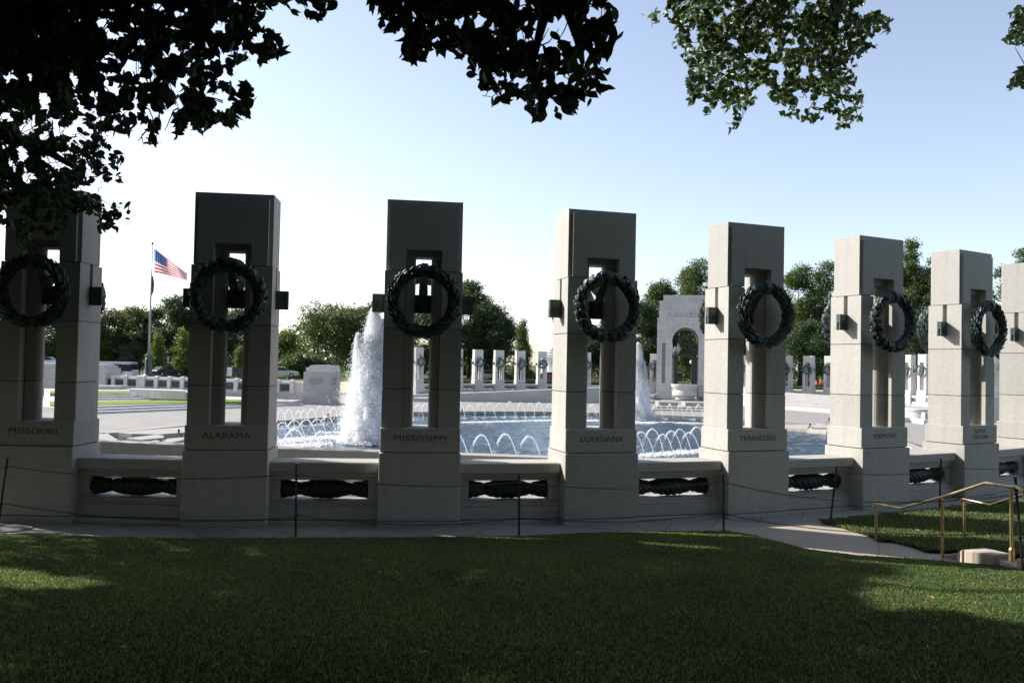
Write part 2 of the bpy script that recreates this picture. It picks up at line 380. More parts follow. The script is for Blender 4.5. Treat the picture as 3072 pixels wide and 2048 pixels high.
def waves():
    st = .16; X, Y = np.meshgrid(np.arange(-24, 27, st), np.arange(28, 75, st), indexing='ij')
    r = np.random.default_rng(2); Z = np.zeros_like(X)
    for k in range(46):
        lam = .42*1.055**k; a = r.normal(-.6, 1.1); kx, ky = math.cos(a)*2*math.pi/lam, math.sin(a)*2*math.pi/lam
        Z += .0042*lam**.8*np.sin(kx*X+ky*Y+r.uniform(0, 6.28)+.8*np.sin(.7*X+r.uniform(0,6))+.8*np.sin(.6*Y+r.uniform(0,6)))
    n1, n2 = X.shape; I = np.arange(n1*n2).reshape(n1, n2)
    Fq = np.stack([I[:-1,:-1], I[1:,:-1], I[1:,1:], I[:-1,1:]], -1).reshape(-1, 4)
    cx = (X[:-1,:-1]+st/2).ravel(); cy = (Y[:-1,:-1]+st/2).ravel()
    big = [(x+(x-2)*.02, y+(y-52)*.02) for x, y in POOL]
    Fq = Fq[inpoly(cx, cy, big)]
    return arrmesh('water', np.stack([X, Y, Z+WZ], -1).reshape(-1, 3), Fq, M_WATER, smooth=True)
tag(waves(), kind='structure')
mb = MB(); mb.prism(POOL[::-1], WZ-1.0, WZ-.5); tag(mb.build('pool_floor', M_GRF), kind='structure')
def wallstrip(mb, pts, z0, z1, th, mi=0, ztops=None):
    """wall of thickness th along a polyline, inner face on the line"""
    n = len(pts); off = []
    for i in range(n):
        a = Vector(pts[max(i-1,0)]); b = Vector(pts[min(i+1,n-1)]); t = (b-a).normalized(); nn = Vector((-t.y, t.x)); off.append(Vector(pts[i])+nn*th)
    for i in range(n-1):
        za = z1 if ztops is None else ztops[i]; zb = z1 if ztops is None else ztops[i+1]
        p, q, r_, s_ = pts[i], pts[i+1], off[i+1], off[i]
        mb.add([(p[0],p[1],z0),(q[0],q[1],z0),(r_.x,r_.y,z0),(s_.x,s_.y,z0),(p[0],p[1],za),(q[0],q[1],zb),(r_.x,r_.y,zb),(s_.x,s_.y,za)],
               [(3,2,1,0),(4,5,6,7),(0,1,5,4),(2,3,7,6)]+([(3,0,4,7)] if i == 0 else [])+([(1,2,6,5)] if i == n-2 else []), mi)
# pool coping: a pale stone lip with a lower step
def offset_poly(poly, d):
    n = len(poly); out = []
    for i in range(n):
        a = Vector(poly[i-1]); b = Vector(poly[(i+1)%n]); t = (b-a).normalized(); out.append((poly[i][0]+t.y*d, poly[i][1]-t.x*d))
    return out
mb = MB()
cl = POOL[::-1]
wallstrip(mb, cl+[cl[0]], WZ-.3, WZ+.07, .45)      # inner, low step
mb2 = MB(); wallstrip(mb2, [tuple(p) for p in offset_poly(cl, -.42)]+[tuple(offset_poly(cl, -.42)[0])], PZ-.3, PZ+.03, .6)
cop = empty('pool_coping', (0,0,0), label='low pale granite coping running all round the fountain pool', cat='pool edge')
mb.build('lower_step', M_LEDGE, cop); mb2.build('coping_stone', M_LEDGE, cop)
# entry platforms at the pool corners
for (pa, name_) in (((440,1300),'left'),((2365,1268),'right')):
    pass
mb = MB()
c0 = atz(560, 1292, PZ+.1)
def plat(mb, quad, z0, z1):
    P = [atz(px, py, z1)[:2] for px, py in quad]
    ar = sum(P[i][0]*P[(i+1)%len(P)][1]-P[(i+1)%len(P)][0]*P[i][1] for i in range(len(P)))
    if ar < 0: P = P[::-1]
    mb.prism(P, z0, z1)
plat(mb, [(355,1296),(570,1278),(640,1283),(640,1290),(480,1302),(395,1300)], WZ-.2, PZ+.06)
plat(mb, [(380,1313),(470,1303),(492,1306),(492,1312),(430,1318)], WZ-.2, PZ+.05)
plat(mb, [(430,1327),(470,1319),(478,1321),(478,1328),(450,1331)], WZ-.2, PZ+.05)
plat(mb, [(470,1318),(553,1310),(553,1318),(520,1325)], WZ-.2, PZ-.06)
plat(mb, [(500,1334),(536,1327),(540,1334),(510,1338)], WZ-.2, PZ-.06)
tag(mb.build('pool_corner_platforms', M_LEDGE, bevel=.02), 'stepped angular granite ledges at the near left corner of the pool', 'stone ledge')
mb = MB()
plat(mb, [(2350,1274),(2440,1272),(2560,1280),(2700,1296),(2560,1296),(2350,1280)], WZ-.2, PZ+.03)
plat(mb, [(2403,1284),(2440,1277),(2560,1283),(2600,1290),(2480,1292)], WZ-.2, PZ+.02)
plat(mb, [(2437,1283),(2455,1275),(2560,1278),(2560,1284)], WZ-.2, PZ+.1)
tag(mb.build('pool_corner_platforms', M_LEDGE, bevel=.02), 'flat pale stone ledges in the water between the TENNESSEE and VERMONT pillars', 'stone ledge')
# walkway behind and in front of the near pillars
WIN = [(-30,20.0),(-11,19.0),(-4,19.2),(2,20.2),(7,22.1),(12,25.3),(17,30)]
xs = np.linspace(-30, 17, 95)
V = []
for x in xs:
    yb = np.interp(x, [p[0] for p in WIN], [p[1] for p in WIN])+.2
    V += [(x, float(ye(min(x, 40)))-1.0, -.012), (x, yb, -.012)]
Fq = np.array([(2*i, 2*i+2, 2*i+3, 2*i+1) for i in range(len(xs)-1)])
tag(arrmesh('walkway', np.array(V), Fq, M_WALK), kind='structure')
# pale path that leaves the walkway at the right
PATH = [(3.7,13.95),(3.3,12.6),(5.0,11.6),(7.45,11.6),(7.45,12.2),(6.36,12.5),(5.91,13.41),(5.63,14.57),(5.5,14.75)]
mb = MB(); mb.prism(PATH[::-1] if False else PATH, -.10, .002); tag(mb.build('path', M_PATH), kind='structure')
# lawn on the far side of the path
RL_ = [(5.62,14.69),(5.63,14.5),(5.91,13.41),(6.36,12.5),(7.45,12.2),(7.45,4),(30,4),(30,24),(16,19.2),(10.4,16.8),(6.83,15.29)]
def rl_h(x, y): return .04+.16*np.clip((x-6.0)/6, 0, 1.5)+.10*np.clip((12.4-y), 0, 9)*np.clip((x-7.3)*4, 0, 1)
mb = MB(); gx = np.arange(5.5, 30, .35); gy = np.arange(4, 24, .35)
for x in gx:
    for y in gy:
        if inpoly(np.array([x+.17]), np.array([y+.17]), RL_)[0]:
            mb.add([(a, b, float(rl_h(a, b))) for a, b in ((x,y),(x+.35,y),(x+.35,y+.35),(x,y+.35))], [(0,1,2,3)])
mb.prism(RL_, -.08, .03)
tag(mb.build('lawn_beside_path', M_SOIL), kind='structure')
# parapet of the ramp
mb = MB()
pz = [.95,.74,.60,.40,.22,.0,-.3]
wallstrip(mb, WIN, -1.9, 0, .55, ztops=pz)
tag(mb.build('ramp_parapet', M_GR, bevel=.012), 'low granite parapet of the ramp behind the near balustrades, sunlit on top', 'parapet')
mb = MB(); wallstrip(mb, [(p[0]+.0, p[1]+.56) for p in OUT[:11]], PZ-.3, -.07, .3); tag(mb.build('retaining_wall', M_WALL), 'granite retaining wall below the near ramp', 'wall')

# ================================================================== NEAR PILLARS
NP = [[-7.740,13.885,.7217,-.0005],[-4.627,13.836,6.1556,-.0055],[-1.533,14.110,7.448,-.011],[1.458,14.678,15.883,-.0146],[4.4007,15.635,20.755,-.026],[7.238,16.826,26.583,-.0336],[9.9797,18.373,31.36,-.0495],[12.57,20.16,36.5,-.06]]
def leg(s, w_, d, groove=False, q=0.0):
    """plan of one leg of the shaft; s=+1 right, -1 left; q shrinks it (for the bed in the joints)"""
    w_ -= q; d -= q; p = [(w_, -d)]
    if groove: p += [(w_, -.048-q), (w_-.08, -.048-q), (w_-.08, .048+q), (w_, .048+q)]
    a_, b_, r_ = .297+q, .275+q, .17-q
    p += [(w_, d), (a_, d), (a_, .205), (b_, .205), (b_, .168-q)]
    for k in range(1, 12):
        a = math.pi/2 + math.pi*k/12
        x = .300+r_*math.cos(a); y = r_*math.sin(a)
        if x < b_: p.append((x, y))
    p += [(b_, -.168+q), (b_, -.205), (a_, -.205), (a_, -d)]
    if s < 0: p = [(-x, y) for x, y in p][::-1]
    return p
ZP, ZN, ZM, ZT = 1.209, 1.607, 4.214, 5.4
def make_wreath(kind, parent, yoff, far=False):
    """ring of overlapping leaves; kind 'oak' broad wavy, 'wheat' slender"""
    rnd = random.Random(3 if kind == 'oak' else 5)
    mb = MB(); Rm = .492; rc = .062
    N = 40
    for i in range(N):
        for k in range(8):
            a = 2*math.pi*i/N; b = 2*math.pi*k/8; rr_ = Rm+rc*math.cos(b)
            mb.v.append((rr_*math.cos(a), rc*math.sin(b), rr_*math.sin(a)))
    for i in range(N):
        for k in range(8):
            mb.f.append((i*8+k, ((i+1)%N)*8+k, ((i+1)%N)*8+(k+1)%8, i*8+(k+1)%8)); mb.m.append(0)
    rows = 26 if kind == 'oak' else 40; per = 9 if kind == 'oak' else 12
    for i in range(rows):
        for k in range(per):
            side = 1 if i < rows/2 else -1      # leaves run up from the bottom on both sides
            t = (i % (rows//2))/(rows/2)
            a = -math.pi/2 + side*math.pi*(t+rnd.uniform(-.02,.02))
            b = 2*math.pi*(k+.5*(i % 2))/per + rnd.uniform(-.15,.15)
            L = rnd.uniform(.13,.17) if kind == 'oak' else rnd.uniform(.12,.16); W_ = rnd.uniform(.05,.062) if kind == 'oak' else .022
            rad = Vector((math.cos(a),0,math.sin(a))); tan = Vector((-math.sin(a),0,math.cos(a)))*side
            out = (rad*math.cos(b)+Vector((0,1,0))*math.sin(b)).normalized(); sidev = tan.cross(out).normalized()
            base = rad*Rm+out*(rc*.92); lift = rnd.uniform(.18,.48)
            d = (tan+out*lift).normalized(); nrm = sidev.cross(d).normalized()
            if nrm.dot(out) < 0: nrm = -nrm
            if kind == 'oak':
                pr = [(0,.25),(.2,.8),(.35,.6),(.5,1),(.65,.7),(.8,.75),(1,.05)]
            else:
                pr = [(0,.5),(.3,1),(.7,.85),(1,.05)]
            vs = []
            for (u, ww) in pr:
                c = base+d*(L*u)+nrm*(.018*math.sin(u*3.1)); wv = rnd.uniform(-.006,.006)
                vs += [c-sidev*(W_*ww)+nrm*(wv-.006), c+nrm*.010, c+sidev*(W_*ww)+nrm*(-wv-.006)]
            fs = []
            for q in range(len(pr)-1):
                fs += [(3*q,3*q+1,3*q+4,3*q+3),(3*q+1,3*q+2,3*q+5,3*q+4)]
            mb.add(vs, fs)
            # underside gives the leaf a real thickness
            vs2 = [v-nrm*.006 for v in vs]; mb.add(vs2, [f[::-1] for f in fs])
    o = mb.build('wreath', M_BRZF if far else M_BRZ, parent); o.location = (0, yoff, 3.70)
    # ribbon: band over the top of the ring and a tail sweeping back to the bar
    rb = MB(); sgn = 1 if yoff < 0 else -1
    for i in range(10):
        a0 = 2*math.pi*i/10; a1 = 2*math.pi*(i+1)/10; r_ = .125
        for (x0, x1) in ((-.055, .055),):
            rb.add([(x0, r_*math.cos(a0), Rm+r_*math.sin(a0)), (x1, r_*math.cos(a0), Rm+r_*math.sin(a0)), (x1, r_*math.cos(a1), Rm+r_*math.sin(a1)), (x0, r_*math.cos(a1), Rm+r_*math.sin(a1))], [(0,1,2,3)])
    pts = [(0, .06*sgn, .44), (0, .25*sgn, .30), (0, .42*sgn, .12), (0, .50*sgn, .0), (0, .53*sgn, -.14)]
    for i in range(len(pts)-1):
        (_, y0, z0), (_, y1, z1) = pts[i], pts[i+1]; w0 = .055+.01*i; w1 = .055+.01*(i+1)
        rb.add([(-w0,y0,z0),(w0,y0,z0),(w1,y1,z1),(-w1,y1,z1),(-w0,y0+.02*sgn,z0+.02),(w0,y0+.02*sgn,z0+.02),(w1,y1+.02*sgn,z1+.02),(-w1,y1+.02*sgn,z1+.02)],
               [(0,1,2,3),(7,6,5,4),(0,3,7,4),(1,5,6,2)])
    rb.build('ribbon', M_BRZF if far else M_BRZ, o)
    return o
def make_pillar(name, kind, far=False):
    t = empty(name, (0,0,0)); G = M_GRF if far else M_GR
    mb = MB(); mb.box(-.672,.672,-.485,.485,-.25,.085); mb.build('footing', G, t, bevel=0 if far else .008)
    mb = MB(); mb.box(-.668,.668,-.475,.475,.097,ZP-.006); mb.build('pedestal', G, t, bevel=0 if far else .008)
    mb = MB(); mb.box(-.656,.656,-.43,.43,ZP+.008,ZN); mb.build('name_block', G, t, bevel=0 if far else .008)
    for (z0, z1, gr) in ((ZN,2.242,False),(2.256,3.242,False),(3.256,ZM-.006,True)):
        for s in (-1, 1):
            mb = MB()
            if gr: mb.prism(leg(s, .645, .372, False), z0, 3.60); mb.prism(leg(s, .645, .372, True), 3.60, z1)
            else: mb.prism(leg(s, .645, .372, gr), z0+.0005, z1)
            mb.build('shaft_stone', G, t)
    mb = MB()                                             # the single block that bridges the two legs
    for s in (-1, 1): mb.prism(leg(s, .63, .31), ZM+.008, 4.47)
    mb.box(-.63,.63,-.205,.205,4.47,ZT)
    for s in (-1, 1):
        a, b = (.205,.31) if s > 0 else (-.31,-.205)
        mb.box(-.63,-.297,a,b,4.47,4.57); mb.box(.297,.63,a,b,4.47,4.57); mb.box(-.63,.63,a,b,4.57,ZT)
        a, b = (.31,.372) if s > 0 else (-.372,-.31)
        mb.box(-.562,-.297,a,b,ZM+.008,4.57); mb.box(.297,.562,a,b,ZM+.008,4.57); mb.box(-.562,.562,a,b,4.57,ZT-.085)
    mb.build('bridging_block', G, t)
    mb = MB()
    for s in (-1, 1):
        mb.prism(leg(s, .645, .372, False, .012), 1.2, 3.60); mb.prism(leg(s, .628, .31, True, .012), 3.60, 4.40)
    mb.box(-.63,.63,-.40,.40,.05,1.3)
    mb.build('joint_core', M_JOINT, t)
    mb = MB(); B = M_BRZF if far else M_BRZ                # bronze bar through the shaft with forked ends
    mb.box(-.80,.80,-.048,.048,3.53,3.84)
    for s in (-1, 1):
        x0, x1 = sorted((s*.80, s*.852))
        mb.box(x0, x1, -.048, .048, 3.69, 3.84); mb.box(x0, x1, -.048, -.018, 3.53, 3.69); mb.box(x0, x1, .018, .048, 3.53, 3.69)
    mb.build('bronze_bar', B, t)
    make_wreath(kind, t, -.60, far); make_wreath(kind, t, .60, far)
    return t
states = [('MISSOURI','wheat',.77),('ALABAMA','oak',.76),('MISSISSIPPI','wheat',.86),('LOUISIANA','oak',.79),('TENNESSEE','wheat',.82),('VERMONT','oak',.68),('NORTH\nCAROLINA','wheat',.62),(None,'oak',0)]
LAB = ['shaded granite pillar carved MISSOURI, partly behind hanging leaves, leftmost of the front row',
       'shaded granite pillar carved ALABAMA, right of the flagpole',
       'dark granite pillar carved MISSISSIPPI, just right of the tall near fountain jet',
       'granite pillar carved LOUISIANA with a broad-leaf bronze wreath and sunlit left side',
       'granite pillar carved TENNESSEE, standing in front of the white arch pavilion',
       'granite pillar carved VERMONT with a broad-leaf wreath and bright left side',
       'granite pillar carved NORTH CAROLINA behind the brass handrails',
       'sunlit granite pillar cut off by the right edge of the photo']
protos = {'wheat': make_pillar('granite_pillar', 'wheat'), 'oak': make_pillar('granite_pillar', 'oak')}
trees_ = {k: snapshot(v) for k, v in protos.items()}
used = set(); PIL = []
for i, ((x, y, yaw, z0), (nm, kind, tw)) in enumerate(zip(NP, states)):
    p = protos[kind] if kind not in used else copy_tree(protos[kind], trees_[kind])
    used.add(kind); PIL.append(p); p.location = (x, y, z0); p.rotation_euler = (0, 0, R(yaw)); tag(p, LAB[i], 'pillar', 'near row of granite pillars with bronze wreaths')
for i, p in enumerate(PIL):
    nm, kind, tw = states[i]
    if nm:
        blk = [c for c in kids(p) if c.name.startswith('name_block')][0]
        text_mesh('inscription', nm, .138 if '\n' not in nm else .122, M_CUTSHADE, blk, (0, -.431, 1.445 if '\n' not in nm else 1.425), (R(90),0,0), width=tw)
# ---------------- balustrades
def make_balustrade(name, L, far=False):
    """granite balustrade with a window holding a twisted bronze rope; L = length between pedestals"""
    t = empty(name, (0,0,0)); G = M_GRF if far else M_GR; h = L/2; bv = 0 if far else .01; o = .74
    mb = MB(); mb.prismy([(-h,.84),(h,.84),(h,1.0),(h,1.02),(-h,1.02)], -.30, .30); c = mb.build('coping', G, t, bevel=0 if far else .02)
    mb = MB(); mb.box(-h,h,-.24,.24,.78,.838); mb.box(-h,h,-.2,.2,.716,.78); mb.build('top_rail', G, t, bevel=bv)
    for s in (-1,1):
        mb = MB(); x0, x1 = sorted((s*o, s*h)); mb.box(x0, x1, -.19, .19, .376, .714); mb.build('end_post', G, t, bevel=bv)
    mb = MB(); mb.box(-h,h,-.2,.2,.335,.374); mb.frust(-h,h,-.27,.27,.285,-h,h,-.2,.2,.335); mb.build('sill', G, t, bevel=bv)
    mb = MB(); mb.box(-h,h,-.28,.28,.07,.278); mb.build('dado', G, t, bevel=bv)
    mb = MB(); mb.box(-h,h,-.36,.36,-.2,.06); mb.build('plinth', G, t, bevel=bv)
    # rope: strands twisted round an axis whose radius swells and narrows
    rp = MB(); ns = 5; NN = 70
    def env(u): return .084+.060*abs(math.cos(math.pi*u/ .86))**.8
    for k in range(ns):
        pts = []; rd = []
        for i in range(NN+1):
            u = -o+2*o*i/NN; e = env(u); a = 2*math.pi*k/ns + u*9.5
            pts.append((u, e*.55*math.cos(a), .545+e*.55*math.sin(a))); rd.append(e*.62)
        rp.tube(pts, rd, 8)
    rp.build('bronze_rope', M_BRZF if far else M_ROPE, t, smooth=True)
    return t
bal = make_balustrade('rope_balustrade', 1.86); balt = snapshot(bal)
BL = ['between the MISSOURI and ALABAMA pillars','between the ALABAMA and MISSISSIPPI pillars','between the MISSISSIPPI and LOUISIANA pillars','between the LOUISIANA and TENNESSEE pillars','between the TENNESSEE and VERMONT pillars','between the VERMONT and NORTH CAROLINA pillars','right of the NORTH CAROLINA pillar']
for i in range(7):
    b = bal if i == 0 else copy_tree(bal, balt)
    a, c = NP[i], NP[i+1]; dx, dy = c[0]-a[0], c[1]-a[1]; d = math.hypot(dx, dy)
    b.location = ((a[0]+c[0])/2, (a[1]+c[1])/2, (a[3]+c[3])/2); b.rotation_euler = (0,0,math.atan2(dy,dx)); b.scale = ((d-1.30)/1.86,1,1)
    tag(b, 'granite balustrade with bronze rope '+BL[i], 'balustrade', 'rope balustrades between the near pillars')

# ================================================================== FAR SIDE
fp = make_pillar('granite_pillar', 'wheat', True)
for w_ in kids(fp):
    pass
fpt = snapshot(fp)
CF = (13, 79)
FARL = [(1253,99),(1313,102.5),(1372,105),(1433,107),(1496,108.5),(1560,110),(1625,111),(1692,111.7),(1758,112.2),(1827,112.5),(1896,112.5),(1964,112)]
FARR = [(2228,110),(2294,107.5),(2361,105),(2427,102.6),(2491,100),(2553,97.5),(2614,95),(2672,92.2),(2727,89.8),(2774,87.5),(2832,84),(2893,81.5),(2985,76)]
FL_ = {3:'fourth from the left end of the far row, lit on its left side',4:'second pale far pillar left of the white dome',}
def face(x, y): return math.atan2(CF[0]-x, -(CF[1]-y))
cnt = 0; prev = None; fb = make_balustrade('rope_balustrade', 1.86, True); fbt = snapshot(fb); nb = 0
ORDL = ['seen through the slot of the MISSISSIPPI pillar, leftmost of the far row','hidden just left of the MISSISSIPPI pillar edge','peeping out at the right edge of the MISSISSIPPI pillar','first complete one right of the MISSISSIPPI pillar','second complete one right of the MISSISSIPPI pillar','third complete one right of the MISSISSIPPI pillar','in front of the white dome, left of the LOUISIANA pillar','behind the left side of the LOUISIANA pillar','seen through the slot of the LOUISIANA pillar','behind the wreath side of the LOUISIANA pillar','behind the right edge of the LOUISIANA pillar','immediately left of the PACIFIC pavilion, beside the far jet']
ORDR = ['just right of the PACIFIC pavilion behind the TENNESSEE pillar','second right of the PACIFIC pavilion behind the TENNESSEE pillar','peeping out at the right edge of the TENNESSEE pillar','middle one of the far pillars between TENNESSEE and VERMONT','half covered by the sunlit side of the VERMONT pillar','behind the left face of the VERMONT pillar','behind the carved face of the VERMONT pillar','behind the right leg of the VERMONT pillar','left one of the far pair between VERMONT and NORTH CAROLINA','right one of the far pair between VERMONT and NORTH CAROLINA','behind the sunlit side of the NORTH CAROLINA pillar','behind the carved face of the NORTH CAROLINA pillar','showing right of the NORTH CAROLINA pillar at the photo edge']
def short(lb):
    for a, b_ in (('seen through the slot of the','pillar in the slot of the'),('first complete one right','first pillar right'),('second complete one right','second pillar right'),('third complete one right','third pillar right'),('middle one of the far pillars between','middle pillar between'),('left one of the far pair','left pillar of the pair'),('right one of the far pair','right pillar of the pair')):
        lb = lb.replace(a, b_)
    if 'pillar' not in lb.split(' of ')[0].split(' the ')[0]: lb = 'pillar '+lb
    return ' '.join(lb.replace(' at the photo edge', '').replace(', leftmost of the far row', '').replace(', beside the far jet','').split()[:11])
for lst, orr in ((FARL, ORDL), (FARR, ORDR)):
    prev = None
    for (px, d), lb in zip(lst, orr):
        x, y, _ = aty(px, 1100, d); zb = -1.08 if d > 95 else -1.08+(95-d)*.022
        p = fp if cnt == 0 else copy_tree(fp, fpt); cnt += 1
        p.location = (x, y, zb); p.rotation_euler = (0,0,face(x, y))
        tag(p, 'small far pale pillar '+lb, 'pillar', 'far row of pale granite pillars with wreaths')
        if prev:
            dx, dy = x-prev[0], y-prev[1]; dd = math.hypot(dx, dy)
            b = fb if nb == 0 else copy_tree(fb, fbt); nb += 1
            b.location = ((x+prev[0])/2, (y+prev[1])/2, (zb+prev[2])/2); b.rotation_euler = (0,0,math.atan2(dy,dx)); b.scale = ((dd-1.3)/1.86,1,1)
            tag(b, 'far balustrade left of the '+short(lb), 'balustrade', 'balustrades of the far row')
        prev = (x, y, zb)
# ramp walls in front of the far rows
def pw(px, py, y): return aty(px, py, y)
mb = MB()
ptsL = [(aty(1180,1190,88)[0],88),(aty(1390,1179,88)[0],88),(aty(1655,1168,90)[0],90),(aty(1850,1162,93)[0],93),(aty(1950,1158,97)[0],97)]
zt = [aty(1180,1186,88)[2],aty(1390,1179,88)[2],aty(1655,1168,90)[2],aty(1850,1160,93)[2],aty(1950,1158,97)[2]]
wallstrip(mb, ptsL, PZ-.2, 0, 1.2, ztops=zt)
mb.box(aty(1250,1190,87)[0]-.2, aty(1275,1190,87)[0]+.4, 85.5, 87.6, PZ-.2, aty(1260,1193,86)[2])
tag(mb.build('far_ramp_wall', M_WALL), 'long shaded ramp wall rising left to right below the far left pillars', 'wall')
mb = MB()
ptsR = [(aty(2180,1160,97)[0],97),(aty(2357,1177,84)[0],86),(aty(2510,1190,82)[0],80),(aty(2640,1206,76)[0],74.5),(aty(2784,1240,66)[0],66.5)]
ztr = [.6,aty(2357,1177,86)[2],aty(2510,1189,80)[2],aty(2640,1206,74.5)[2],aty(2784,1238,66.5)[2]]
wallstrip(mb, ptsR, PZ-.2, 0, 1.0, ztops=ztr)
tag(mb.build('far_ramp_wall', M_WALL), 'sunlit pale ramp wall sloping down to the right behind the VERMONT pillar', 'wall')
mb = MB()
bp_ = [(p[0]-.55, p[1]-.9) for p in ptsR]
wallstrip(mb, bp_, PZ-.1, PZ+.35, .5)
tag(mb.build('stone_bench', M_GRF), 'long low stone bench at the foot of the sunlit ramp wall', 'bench')
mb = MB(); c = atz(2764,1268,PZ); mb.lathe([(1.0,PZ-.1),(1.0,PZ+.95),(1.08,PZ+.97),(1.08,PZ+1.12)], 24, (c[0]+.1, c[1]+.6)); mb.box(c[0]-2.2,c[0],c[1]+.3,c[1]+1.3,PZ-.1,PZ+.4)
tag(mb.build('rounded_ramp_end', M_GRF, smooth='auto'), 'round drum-like stone end of the ramp wall between VERMONT and NORTH CAROLINA pillars', 'stone drum')
# wall right of North Carolina pillar, far
mb = MB(); a = aty(2975,1190,70); mb.box(a[0], a[0]+9, 70, 71, PZ-.2, aty(2990,1190,70)[2]); tag(mb.build('far_ramp_wall', M_WALL), 'bright stone wall seen in the gap right of the NORTH CAROLINA pillar', 'wall')
# banks of earth the far row stands on
mb = MB(); 
for lst in (FARL, FARR):
    pts = [aty(px, 1100, d)[:2] for px, d in lst]
    wallstrip(mb, [(p[0], p[1]) for p in offset_poly(pts, 0)] if False else [(p[0]+(CF[0]-p[0])*.03, p[1]+(CF[1]-p[1])*.03) for p in pts], PZ-.2, -1.02, 3)
    wallstrip(mb, [(p[0]+(CF[0]-p[0])*.03, p[1]+(CF[1]-p[1])*.03) for p in pts], PZ-.2, -1.01, -9)
tag(mb.build('upper_walk', M_FLOOR), kind='structure')

# ---------------- the PACIFIC pavilion
def pavilion():
    x, y, _ = aty(2069, 1100, 104); t = empty('memorial_pavilion', (x, y+3.0, -1.42), R(-11), label='tall white stone arch pavilion carved PACIFIC beyond the far fountain jet', cat='pavilion')
    G = M_PAV; W_ = 3.5; r = 1.62; zs = 7.35
    def arch_face(mb, y0, y1, W_, zb, ztop, r, zs, side=False):
        n = 16
        poly_l = []
        arc = [(r*math.cos(a), zs+r*math.sin(a)) for a in [math.pi*k/n for k in range(n+1)]]   # right to left
        # build as quads strips: left pier, right pier, spandrels
        def q(a, b, c, d):
            mb.add([(a[0],y0,a[1]),(b[0],y0,b[1]),(c[0],y0,c[1]),(d[0],y0,d[1]),(a[0],y1,a[1]),(b[0],y1,b[1]),(c[0],y1,c[1]),(d[0],y1,d[1])],
                   [(0,1,2,3),(7,6,5,4),(0,4,5,1),(1,5,6,2),(2,6,7,3),(3,7,4,0)])
        q((-W_,zb),(-r,zb),(-r,zs),(-W_,zs)); q((r,zb),(W_,zb),(W_,zs),(r,zs))
        for k in range(n):
            a, b = arc[k+1], arc[k]
            q(a, b, (b[0],ztop), (a[0],ztop))
        q((-W_,zs),(-r,zs),(-r,ztop),(-W_,ztop)); q((r,zs),(W_,zs),(W_,ztop),(r,ztop))
    zst = 5.95+1.42-.0
    mb = MB(); arch_face(mb, -3.5, -2.6, 3.5, 0, 10.2, r, zst-.0); mb.build('front_wall', G, t)
    mb = MB(); arch_face(mb, 2.6, 3.5, 3.5, 0, 10.2, r, zst); mb.build('rear_wall', G, t)
    for s in (-1, 1):
        mb = MB(); arch_face(mb, -3.5, -2.6, 2.6, 0, 10.2, r, zst); o = mb.build('side_wall', G, t); o.rotation_euler = (0,0,R(90*s))
    mb = MB(); mb.box(-3.6,-1.7,-3.62,-3.5,0,.55); mb.box(1.7,3.6,-3.62,-3.5,0,.55); mb.box(-3.62,-3.5,-3.62,3.6,0,.55); mb.build('plinth', G, t)
    mb = MB(); mb.box(-3.28,3.28,-3.28,3.28,10.2,12.35); mb.build('attic', G, t)
    mb = MB(); mb.box(-2.8,2.8,-2.8,2.8,12.35,13.1); mb.build('cap', G, t)
    mb = MB(); mb.box(-3.5,3.5,-3.58,-3.5,10.02,10.2); mb.build('string_course', G, t)
    mb = MB(); n = 20                                   # raised archivolt
    for k in range(n):
        a0, a1 = math.pi*k/n, math.pi*(k+1)/n
        P = [(rr_*math.cos(a), zst+rr_*math.sin(a)) for rr_, a in ((r,a0),(1.9,a0),(1.9,a1),(r,a1))]
        mb.add([(p[0],-3.62,p[1]) for p in P]+[(p[0],-3.5,p[1]) for p in P], [(0,1,2,3),(1,0,4,5),(2,1,5,6),(3,2,6,7)])
    mb.build('archivolt', G, t)
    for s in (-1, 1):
        mb = MB(); mb.box(s*2.66-.22, s*2.66+.22, -3.512, -3.50, 1.95, 7.0); mb.build('slot_window', M_SLOTSHADE, t)
    text_mesh('inscription', 'PACIFIC', .62, M_CUTSHADEF, t, (.0, -3.29, 10.62), (R(90),0,0), width=4.3, sp=1.3)
    mb = MB(); mb.lathe([(1.1,0),(1.2,.35),(1.55,.55),(1.5,.9),(1.35,1.15),(1.6,1.5),(1.72,1.75),(1.72,1.9),(1.5,1.9)], 32, (0,-3.9)); mb.build('basin', G, t, smooth='auto')
    # bronze columns with eagles that carry the laurel
    for (sx, sy) in ((-1,-1),(1,-1),(-1,1),(1,1)):
        cx, cy = sx*1.2, sy*1.2
        mb = MB(); mb.lathe([(.45,1.2),(.45,1.4),(.36,1.5),(.34,5.0),(.42,5.15),(.48,5.35)], 16, (cx,cy)); c_ = mb.build('bronze_column', M_BRZ, t, smooth='auto')
        mb = MB()
        d = Vector((-cx, -cy)).normalized()
        base = Vector((cx, cy, 5.4))
        mb.tube([base, base+Vector((d.x*.1,d.y*.1,.5)), base+Vector((d.x*.25,d.y*.25,1.0)), base+Vector((d.x*.5,d.y*.5,1.25)), base+Vector((d.x*.72,d.y*.72,1.18))], [.22,.42,.36,.18,.06], 10)
        for ws in (-1, 1):
            px_, py_ = -d.y*ws, d.x*ws
            outl = [(0,.5),(.3,1.1),(.5,1.8),(.65,2.5),(.95,3.0),(1.15,2.3),(1.2,1.5),(1.0,.8),(.5,.2)]
            vs = [base+Vector((px_*a, py_*a, z)) for a, z in outl]+[base+Vector((px_*a-d.x*.12, py_*a-d.y*.12, z)) for a, z in outl]
            n = len(outl); mb.add(vs, [tuple(range(n)), tuple(range(2*n-1,n-1,-1))]+[(i,(i+1)%n,n+(i+1)%n,n+i) for i in range(n)])
        mb.build('eagle', M_BRZ, t)
